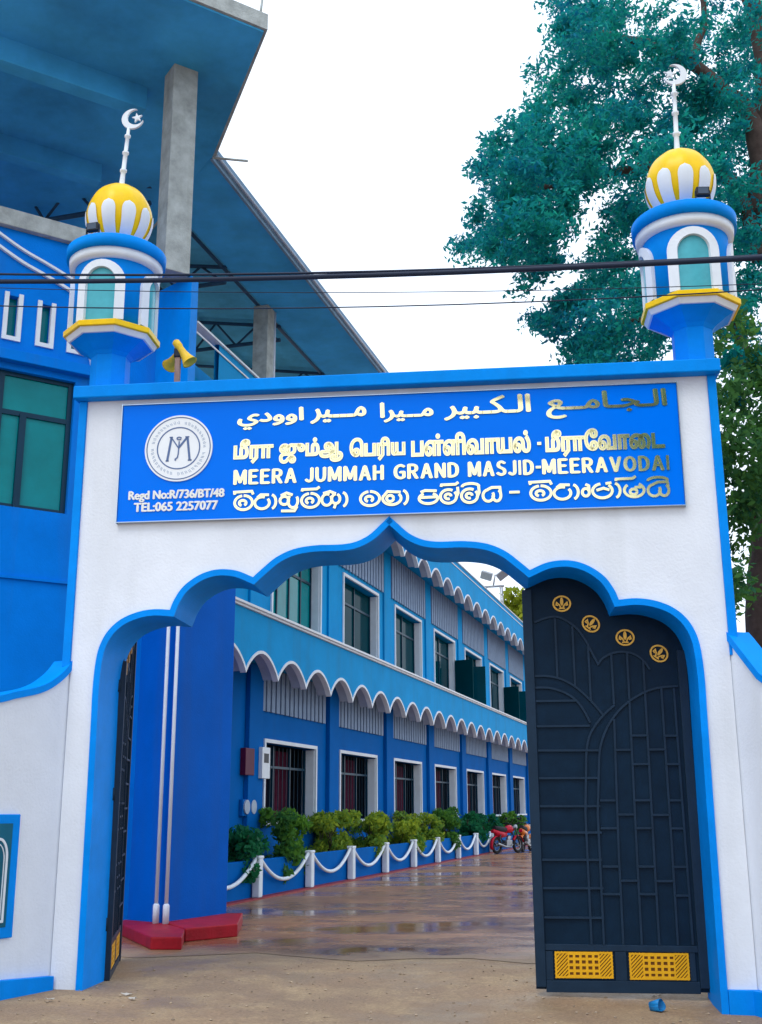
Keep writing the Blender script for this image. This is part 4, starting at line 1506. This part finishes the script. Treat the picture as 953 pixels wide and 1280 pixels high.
# ------------------------------------------------------------------ planter, posts, chains, shrubs
pl = empty('planter', hp(18, 0.45), BA, 'low blue planter wall running along the foot of the long building', 'planter')
b = MB()
b.box(S_A - 18, S_B - 18, -0.80 + 0.45, -0.68 + 0.45, 0.0, 0.66)
bld(b, 'wall', M['blue_shaded'], pl, 0.012)
b = MB()
b.box(S_A - 18, S_B - 18, -0.679 + 0.45, -0.105 + 0.45, 0.05, 0.58)
bld(b, 'soil', M['soil'], pl)
kb = MB()
kb.box(S_A, S_B, -0.99, -0.802, -0.05, 0.028)
ko = bld(kb, 'kerb', M['red_kerb'], None)
ko.location = LB0
ko.rotation_euler = (0, 0, BA)
tag(ko, kind='structure')
POST = [-0.30 + 2.75 * k for k in range(-1, 9)]
ords = ['hidden end', 'nearest', 'second', 'third', 'fourth', 'fifth', 'sixth', 'seventh', 'eighth', 'ninth']
post0 = None
for k, s in enumerate(POST):
    lab = 'white chain post at the planter foot, ' + ('behind the red pier step' if k == 0 else ords[k] + ' one from the entrance')
    if post0 is None:
        post0 = empty('chain_post', hp(s, 0.90, 0.028), BA, lab, 'post', 'white chain posts along the planter')
        MB().box(-0.072, 0.072, -0.09, 0.09, 0, 0.70).build('shaft', M['white_trim'], post0, 0.02)
        MB().box(-0.078, 0.078, -0.12, 0.12, 0.66, 0.715).build('cap', M['white_trim'], post0, 0.02)
    else:
        c = copy_tree(post0)
        c.location = hp(s, 0.90, 0.028)
        c['label'] = lab
for k in range(len(POST) - 1):
    b = MB()
    pts = []
    L = POST[k + 1] - POST[k] - 0.2
    for i in range(25):
        f = i / 24
        pts.append((0.0, 0.1 + L * f, 0.69 - 0.42 * (1 - (2 * f - 1) ** 2)))
    b.tube(pts, 0.036, 8)
    o = b.build('chain', M['white_trim'])
    o.location = hp(POST[k], 0.9, 0)
    o.rotation_euler = (0, 0, BA)
    tag(o, 'white swag chain hanging between the ' + ('first two posts, cut off by the pier' if k == 0 else ords[k] + ' and ' + ords[k + 1] + ' posts from the entrance'), 'chain', 'swag chains between the white posts')

shr = [(-0.3, 0.95, 0.45, 0.35, 'leaf_dark', 'small dark shrub in the planter beside the blue pier'),
       (2.0, 1.10, 0.85, 0.55, 'leaf_green', 'large green leafy shrub under the nearest lower window'),
       (5.1, 1.10, 0.75, 0.50, 'leaf_yellow', 'yellow topped shrub left of the second lower window'),
       (8.0, 1.15, 0.80, 0.50, 'leaf_yellow', 'broad yellow shrub before the second lower window'),
       (11.0, 1.2, 0.85, 0.52, 'leaf_yellow', 'brightest yellow shrub below the third lower window'),
       (13.5, 1.05, 0.6, 0.45, 'leaf_yellow', 'smaller yellow green shrub right of the third lower window'),
       (16.0, 1.12, 0.8, 0.5, 'leaf_green', 'green shrub between the third and fourth lower windows'),
       (19.6, 1.05, 0.9, 0.42, 'leaf_dark', 'dark low shrub near the fifth lower window'),
       (23.0, 1.05, 1.0, 0.42, 'leaf_dark', 'dark low shrub behind the sixth white post region'),
       (28.0, 1.10, 1.2, 0.42, 'leaf_green', 'farthest green shrub behind the parked motorcycles')]
for s, z, rx, rz_, mm, lab in shr:
    t = empty('shrub', hp(s, 0.40, 0.58), BA, lab, 'shrub', 'shrubs in the planter')
    cl_ = []
    hz = z - 0.58
    for i in range(20):
        a = random.uniform(0, 2 * math.pi)
        rr = random.uniform(0.1, 1.0)
        cl_.append(((random.uniform(-0.25, 0.44), rr * rx * 1.12 * math.cos(a), hz - 0.2 + random.uniform(-1.15, 0.95) * rz_), (0.24, 0.30, 0.2), 170))
    leaves('foliage', M[mm], t, cl_, 0.13, 0.5)
    b = MB()
    for i in range(7):
        a = random.uniform(-1, 1)
        b.tube([(0, a * 0.15, -0.05), (random.uniform(-.15, .3), a * rx * 0.5, hz * 0.5), (random.uniform(-.2, .4), a * rx * 0.8, hz + 0.15)], [0.016, 0.012, 0.006], 5)
    b.build('stems', M['bark'], t)


# ------------------------------------------------------------------ motorcycles
def motorcycle(loc_, rz, paint, label):
    t = empty('motorcycle', loc_, rz, label, 'motorcycle', 'motorcycles parked in the courtyard')
    # local x forward
    for x in (-0.62, 0.64):
        b = MB()
        ring = [(x + 0.24 * math.cos(a), 0, 0.295 + 0.24 * math.sin(a)) for a in np.linspace(0, 2 * math.pi, 25)[:-1]]
        b.tube(ring, 0.052, 10, closed=True)
        wh = b.build('wheel', M['rubber'], t)
        b = MB()
        b.tube([(x + 0.185 * math.cos(a), 0, 0.295 + 0.185 * math.sin(a)) for a in np.linspace(0, 2 * math.pi, 25)[:-1]], 0.016, 6, closed=True)
        b.tube([(x, -0.06, 0.295), (x, 0.06, 0.295)], 0.05, 10)
        for q in range(8):
            a = q * math.pi / 4
            b.tube([(x, 0, 0.295), (x + 0.18 * math.cos(a), 0, 0.295 + 0.18 * math.sin(a))], 0.008, 4)
        b.build('rim', M['metal'], wh)
    b = MB()
    b.tube([(-0.05, 0, 0.32), (-0.25, 0, 0.45), (-0.55, 0, 0.70), (0.30, 0, 0.72), (0.36, 0, 0.85)], 0.025, 8)
    b.tube([(0.32, 0, 0.72), (0.12, 0, 0.40), (-0.1, 0, 0.30)], 0.024, 8)
    for sy in (-0.09, 0.09):
        b.tube([(0.40, sy, 0.88), (0.64, sy, 0.295)], 0.024, 8)
        b.tube([(-0.62, sy, 0.295), (-0.15, sy * 0.8, 0.35)], 0.022, 8)
        b.tube([(-0.62, sy * 1.2, 0.32), (-0.50, sy * 1.1, 0.66)], 0.028, 8)
    b.build('frame', M['dark'], t)
    b = MB()
    b.box(-0.16, 0.18, -0.12, 0.12, 0.24, 0.46)
    b.tube([(0.05, 0, 0.42), (0.14, 0, 0.60)], 0.085, 12)
    b.build('engine', M['metal'], t, 0.03)
    b = MB()
    b.tube([(0.16, -0.13, 0.32), (0.02, -0.15, 0.22), (-0.35, -0.16, 0.25), (-0.78, -0.17, 0.36)], [0.02, 0.022, 0.04, 0.045], 10)
    b.build('exhaust', M['metal'], t)
    b = MB()
    b.tube([(-0.12, 0, 0.78), (0.02, 0, 0.82), (0.18, 0, 0.84), (0.32, 0, 0.80)], [0.08, 0.125, 0.14, 0.08], 14)
    b.build('tank', paint, t)
    b = MB()
    b.tube([(-0.10, 0, 0.66), (-0.35, 0, 0.66), (-0.62, 0, 0.72), (-0.80, 0, 0.80)], [0.10, 0.13, 0.11, 0.05], 12)
    b.build('side_cover', paint, t)
    b = MB()
    b.tube([(-0.06, 0, 0.81), (-0.3, 0, 0.80), (-0.52, 0, 0.83), (-0.74, 0, 0.89)], [0.09, 0.12, 0.115, 0.07], 12)
    b.build('seat', M['rubber'], t)
    for x0, a0, a1 in ((0.64, 15, 150), (-0.62, 60, 205)):
        b = MB()
        rows = []
        for a in np.linspace(a0, a1, 14):
            for sy, rr in ((-0.07, 0.31), (0.0, 0.335), (0.07, 0.31)):
                rows.append((x0 + rr * math.cos(R(a)), sy, 0.295 + rr * math.sin(R(a))))
        b.add(rows, [(i * 3 + q, i * 3 + q + 1, i * 3 + q + 4, i * 3 + q + 3) for i in range(13) for q in range(2)], True)
        o = b.build('mudguard', paint, t)
        so = o.modifiers.new('solid', 'SOLIDIFY')
        so.thickness = 0.008
    b = MB()
    b.tube([(0.28, -0.36, 1.02), (0.36, -0.2, 1.03), (0.40, 0, 0.96), (0.36, 0.2, 1.03), (0.28, 0.36, 1.02)], 0.015, 8)
    for sy in (-0.22, 0.22):
        b.tube([(0.36, sy, 1.02), (0.36, sy * 1.2, 1.16)], 0.007, 5)
    hb = b.build('handlebar', M['dark'], t)
    b = MB()
    for sy in (-0.27, 0.27):
        b.slab([(sy + 0.055 * math.cos(a), 1.19 + 0.04 * math.sin(a)) for a in np.linspace(0, 2 * math.pi, 15)[:-1]], -0.012, 0.012)
    b.xform(Matrix.Translation((0.36, 0, 0)) @ Matrix.Rotation(R(90), 4, 'Z'))
    b.build('mirrors', M['dark'], hb)
    b = MB()
    b.lathe([(0.03, -0.12), (0.085, -0.04), (0.09, 0.02), (0.02, 0.03)], 18)
    b.xform(Matrix.Translation((0.52, 0, 0.90)) @ Matrix.Rotation(R(90), 4, 'Y'))
    b.build('headlight', M['lens'], t)
    b = MB()
    b.box(-0.86, -0.80, -0.07, 0.07, 0.72, 0.82)
    b.build('tail_light', M['bike_red'], t, 0.015)
    b = MB()
    b.tube([(0.0, 0.1, 0.28), (-0.06, 0.26, 0.01)], 0.012, 6)
    b.build('kickstand', M['metal'], t)
    return t


motorcycle((4.42, 41.6, 0), R(48), M['bike_red'], 'red motorcycle parked at the far end of the white posts')
motorcycle((5.30, 43.2, 0), R(70), M['bike_orange'], 'second motorcycle with orange trim, half hidden behind the gate leaf edge')

# ------------------------------------------------------------------ horn speakers
t = empty('horn_speaker', gp(-2.30, 0.45, 5.712), GA, 'pair of yellow horn loudspeakers on a short wooden post', 'loudspeaker')
MB().box(-0.028, 0.028, -0.026, 0.026, 0, 0.50).build('post', M['wood'], t, 0.006)
MB().box(-0.04, 0.045, -0.04, 0.04, 0.501, 0.60).build('bracket', M['dark'], t, 0.012)
for p, q_ in (((0.01, -0.02, 0.62), (0.20, -0.02, 0.34)), ((-0.02, 0.05, 0.57), (-0.16, 0.22, 0.50))):
    a, c = Vector(p), Vector(q_)
    d = (c - a)
    b = MB()
    b.lathe([(0.03, -0.10), (0.05, -0.08), (0.055, 0.0), (0.045, 0.02), (0.05, 0.10), (0.068, 0.19), (0.098, 0.27), (0.105, 0.275), (0.085, 0.265), (0.05, 0.18), (0.01, 0.10)], 24)
    b.xform(Matrix.Scale(0.82, 4))
    b.xform(Matrix.Translation(a) @ d.to_track_quat('Z', 'Y').to_matrix().to_4x4())
    b.build('horn', M['horn'], t)


# ------------------------------------------------------------------ overhead cables
def cable(pts, r, label, seg=8):
    o = MB().tube(pts, r, seg).build('overhead_cable', M['cable'])
    c = Vector(pts[len(pts) // 2])
    me = o.data
    me.transform(Matrix.Translation(-c))
    o.location = c
    return tag(o, label, 'cable', 'overhead cables before the gateway')


def span(u0, n0, z0, um, nm, zm, u1, n1, z1):
    pts = []
    for i in range(61):
        u = -22 + 44 * i / 60
        l0 = (u - um) * (u - u1) / ((u0 - um) * (u0 - u1))
        l1 = (u - u0) * (u - u1) / ((um - u0) * (um - u1))
        l2 = (u - u0) * (u - um) / ((u1 - u0) * (u1 - um))
        nn = n0 + (n1 - n0) * (u - u0) / (u1 - u0)
        pts.append(tuple(gp(u, nn, l0 * z0 + l1 * zm + l2 * z1)))
    return pts


cable(span(-3.85, -0.6, 6.673, 0.09, -1.36, 6.131, 3.2, -2.0, 5.797), 0.024, 'thickest black cable crossing in front of both minarets')
cable(span(-3.85, -0.62, 6.745, 0.09, -1.34, 6.172, 3.2, -1.96, 5.835), 0.012, 'thin black cable lying just above the thickest cable')
cable(span(-3.8, -0.7, 6.36, 0.07, -1.0, 6.071, 3.43, -1.0, 5.988), 0.0065, 'thin lowest wire passing below the thick cable')
cable(span(-3.8, -0.75, 6.53, 0.07, -1.0, 6.19, 3.43, -1.05, 6.02), 0.004, 'thinnest wire between the thick cable and the lowest wire')

# ------------------------------------------------------------------ litter
t = empty('plastic_cup', gp(2.2, 0.02, gz(2.2, 0.02) + 0.035), R(40), 'small crushed blue plastic cup on the ground before the right leaf', 'cup')
b = MB()
b.lathe([(0.035, 0.0), (0.05, 0.11), (0.046, 0.11), (0.032, 0.006)], 20, mod=lambda tt, i: 1 + 0.12 * math.cos(3 * tt + i))
b.xform(Matrix.Rotation(R(80), 4, 'X'))
b.build('cup', M['cup_blue'], t)
labs = ['crumpled white paper scrap on the ground by the left pillar', 'white paper scrap lying before the red step', 'pale paper scrap on the ground below the gold grilles', 'white scrap on the ground in the far left corner', 'pale scrap beside the blue plastic cup']
for i, (x, y) in enumerate(((166, 1248), (158, 1243), (705, 1272), (62, 1252), (735, 1270))):
    q0 = at(x, y, 9.6)
    d = (q0 - Vector((0, 0, H)))
    q0 = Vector((0, 0, H)) + d * (H / -d.z)
    uu = (q0 - OG).dot(ge)
    nn = (q0 - OG).dot(gn)
    b = MB()
    pts = [(random.uniform(-.02, .02) + 0.04 * math.cos(a), 0.025 * math.sin(a) + random.uniform(-.01, .01), 0.006 + random.uniform(0, .022)) for a in np.linspace(0, 6.28, 8)[:-1]]
    pts2 = [(p[0], p[1], p[2] + 0.004) for p in pts]
    n = len(pts)
    b.add(pts + pts2 + [(0, 0, 0.02)], [(k, (k + 1) % n, n + (k + 1) % n, n + k) for k in range(n)] + [(n + k, n + (k + 1) % n, 2 * n) for k in range(n)] + [tuple(range(n))[::-1]])
    o = b.build('paper_scrap', M['paper'])
    o.location = gp(uu, nn, gz(uu, nn) + 0.001)
    tag(o, labs[i], 'litter', 'paper scraps on the ground')


# ------------------------------------------------------------------ trees
def limb(b, pts, r0_, r1_):
    P = smooth_curve(pts, 5)
    n = len(P)
    P = [(p[0] + random.uniform(-.03, .03), p[1] + random.uniform(-.03, .03), p[2]) for p in P]
    b.tube(P, [r0_ + (r1_ - r0_) * i / (n - 1) for i in range(n)], 9)


base = Vector((5.9, 17.6, 0))
tree = empty('rain_tree', base, 0, 'tall dark green spreading tree behind the right minaret', 'tree')


def tl(p):
    return tuple(Vector(p) - base)


b = MB()
limb(b, [tl((6.1, 17.6, -0.1)), tl((6.05, 17.6, 2.5)), tl((6.15, 17.5, 5.0)), tl((6.6, 17.4, 8.0)), tl((6.9, 17.3, 12.0))], 0.44, 0.24)
b.build('trunk', M['bark'], tree)
for pts, ra, rb_ in (([(6.5, 17.3, 11.2), at(940, 155, 17), at(900, 110, 17), at(862, 78, 17), at(810, 55, 17), at(740, 40, 17)], 0.17, 0.05),
                     ([(6.4, 17.3, 10.5), at(930, 250, 17.3), at(880, 200, 17.3), at(800, 210, 17.3), at(700, 230, 17.3), at(620, 250, 17.3)], 0.15, 0.03),
                     ([(6.0, 17.4, 8.5), at(920, 400, 17.5), at(880, 410, 17.5), at(800, 400, 17.5), at(720, 410, 17.5)], 0.12, 0.025),
                     ([(6.6, 17.3, 12.0), at(950, 40, 17), at(900, -60, 17), at(820, -140, 17)], 0.2, 0.06),
                     ([(6.6, 17.3, 11.8), (8.5, 17.0, 14.0), (11, 17, 15.5)], 0.2, 0.05),
                     ([at(862, 78, 17), at(880, 20, 17), at(860, -60, 17)], 0.08, 0.03),
                     ([(5.9, 17.5, 6.0), (6.8, 18, 8), (8.2, 18.5, 9.5)], 0.15, 0.04)):
    b = MB()
    limb(b, [tl(p) for p in pts], ra, rb_)
    b.build('limb', M['bark'], tree)
spots = [(600, 205), (612, 250), (592, 300), (640, 300), (680, 262), (645, 215), (700, 205), (665, 165), (692, 112), (722, 62), (702, 20), (765, 20), (765, 92), (745, 150), (722, 240),
         (775, 265), (690, 300), (745, 200), (805, 120), (805, 40), (862, 40), (850, 135), (900, 92), (930, 30), (905, 182), (945, 120), (945, 222), (800, 205), (795, 262),
         (925, 285), (945, 345), (915, 405), (935, 465), (705, 395), (742, 372), (762, 425), (792, 390), (722, 430), (812, 432), (792, 345), (742, 450), (690, 405), (825, 380),
         (625, 330), (575, 300), (730, 20), (690, -30), (770, -50), (850, -50), (930, -60), (640, 182), (620, 275), (660, 235), (720, 115), (745, 60), (830, 85), (880, 130), (870, 230), (840, 180),
         (900, 250), (960, 40), (970, 180), (965, 280), (980, 400), (720, 170), (770, 160), (690, 240), (830, 330), (885, 330), (760, 330)]
cl_ = []
for x, y in spots:
    if x < 650:
        x += 20
    for layer in range(3):
        Y = 15.9 + layer * 1.9 + random.uniform(-0.7, 0.9)
        p = at(x + random.uniform(-10, 14), y + random.uniform(-10, 10), Y)
        for q in range(4):
            off = Vector((random.uniform(-.28, .32), random.uniform(-.6, .6), random.uniform(-.26, .26)))
            r = random.uniform(0.20, 0.40)
            cl_.append((tl(p + off), (r * random.uniform(.8, 1.3), r * 1.2, r * random.uniform(.4, .7)), int(random.uniform(70, 190))))
for i in range(60):          # the rest of the crown, above and to the right of the view
    p = Vector((random.uniform(6.5, 12), random.uniform(15, 21), random.uniform(14, 18)))
    cl_.append((tl(p), (0.9, 0.9, 0.6), 260))
leaves('crown', M['leaf_tree'], tree, cl_, 0.105, 0.42)

base2 = Vector((6.9, 16.6, 0))
tr2 = empty('bushy_tree', base2, 0, 'mid green bushy tree seen beside the right pillar', 'tree')
b = MB()
limb(b, [(0, 0, -0.1), (0.1, 0, 2.5), (-0.1, 0.1, 5.5), (0.1, 0, 9.0)], 0.26, 0.07)
b.build('trunk', M['bark'], tr2)
cl_ = []
for (x, y) in [(915, 480), (935, 470), (950, 520), (920, 540), (938, 570), (915, 600), (950, 610), (930, 640), (915, 665), (915, 700), (912, 735), (918, 765), (975, 560), (985, 650), (880, 520), (890, 600), (880, 700), (1010, 600), (900, 430), (960, 450), (925, 500), (945, 550), (905, 560)]:
    p = at(x + random.uniform(-8, 8), y, 15.6 + random.uniform(-0.8, 0.8))
    for q in range(3):
        off = Vector((random.uniform(-.5, .5), random.uniform(-.6, .6), random.uniform(-.4, .4)))
        cl_.append((tuple(p + off - base2), (0.32, 0.4, 0.24), 110))
leaves('crown', M['leaf_right'], tr2, cl_, 0.12, 0.5)

base3 = hp(49, 2.0)
tr3 = empty('far_tree', base3, 0, 'yellow green tree rising beyond the far end of the long building', 'tree')
b = MB()
limb(b, [(0, 0, -0.1), (0.2, 0, 5), (0, 0, 10), (0.3, 0, 14)], 0.35, 0.08)
b.build('trunk', M['bark'], tr3)
cl_ = []
for (x, y) in [(640, 752), (650, 748), (655, 765), (645, 775), (660, 790), (652, 785), (670, 760), (680, 775), (632, 750), (665, 745), (675, 800), (690, 790), (700, 770), (640, 765), (658, 755), (690, 820), (670, 830)]:
    p = at(x, y + 4, base3.y + random.uniform(-1.2, 1.2))
    for q in range(2):
        cl_.append((tuple(p + Vector((random.uniform(-.6, .6), random.uniform(-1, 1), random.uniform(-.6, .3))) - base3), (0.75, 0.9, 0.55), 110))
leaves('crown', M['leaf_far'], tr3, cl_, 0.42, 0.5)

# the big tree across the street that the polished letters mirror and that shades the right pillar
base4 = Vector((8.5, -7.0, 0))
tr4 = empty('street_tree', base4, 0, 'large spreading tree across the street, mirrored dark in the sign letters', 'tree')
b = MB()
limb(b, [(0, 0, -0.1), (-0.2, 0.2, 3), (-0.8, 0.6, 6.5), (-1.2, 1.2, 10.0)], 0.5, 0.2)
b.build('trunk', M['bark'], tr4)
cl_ = []
for i in range(70):
    d = Vector((random.gauss(0, 1), random.gauss(0, 1), random.gauss(0, 1))).normalized() * random.uniform(0.3, 1) ** 0.5
    cl_.append(((-3.0 + d.x * 4.4, 1.6 + d.y * 4.0, 11.3 + d.z * 3.3), (1.0, 1.0, 0.7), 190))
leaves('crown', M['leaf_tree'], tr4, cl_, 0.34, 0.5)

# loose grit and small stones on the bare ground in front of the gateway
b = MB()
for i in range(1500):
    u, n_ = random.uniform(-4.2, 4.2), random.uniform(-3.2, 1.9)
    if abs(u) > 2.8 and n_ > -0.3:
        continue
    r = random.choice((0.004, 0.005, 0.007, 0.007, 0.011, 0.016))
    c = gp(u, n_, gz(u, n_))
    vs = [(c.x + r * random.uniform(.6, 1.3) * dx, c.y + r * random.uniform(.6, 1.3) * dy, c.z + r * (0.6 * dz + 0.35)) for dx, dy, dz in ((1, 0, 0), (0, 1, 0), (-1, 0, 0), (0, -1, 0), (0, 0, 1), (0, 0, -1))]
    b.add(vs, [(0, 1, 4), (1, 2, 4), (2, 3, 4), (3, 0, 4), (1, 0, 5), (2, 1, 5), (3, 2, 5), (0, 3, 5)])
tag(b.build('grit', mat('sandy_stone', (0.36, 0.28, 0.20), 0.9, 0.5, 9)), 'loose sandy grit scattered over the ground before the gateway', 'grit', kind='stuff')
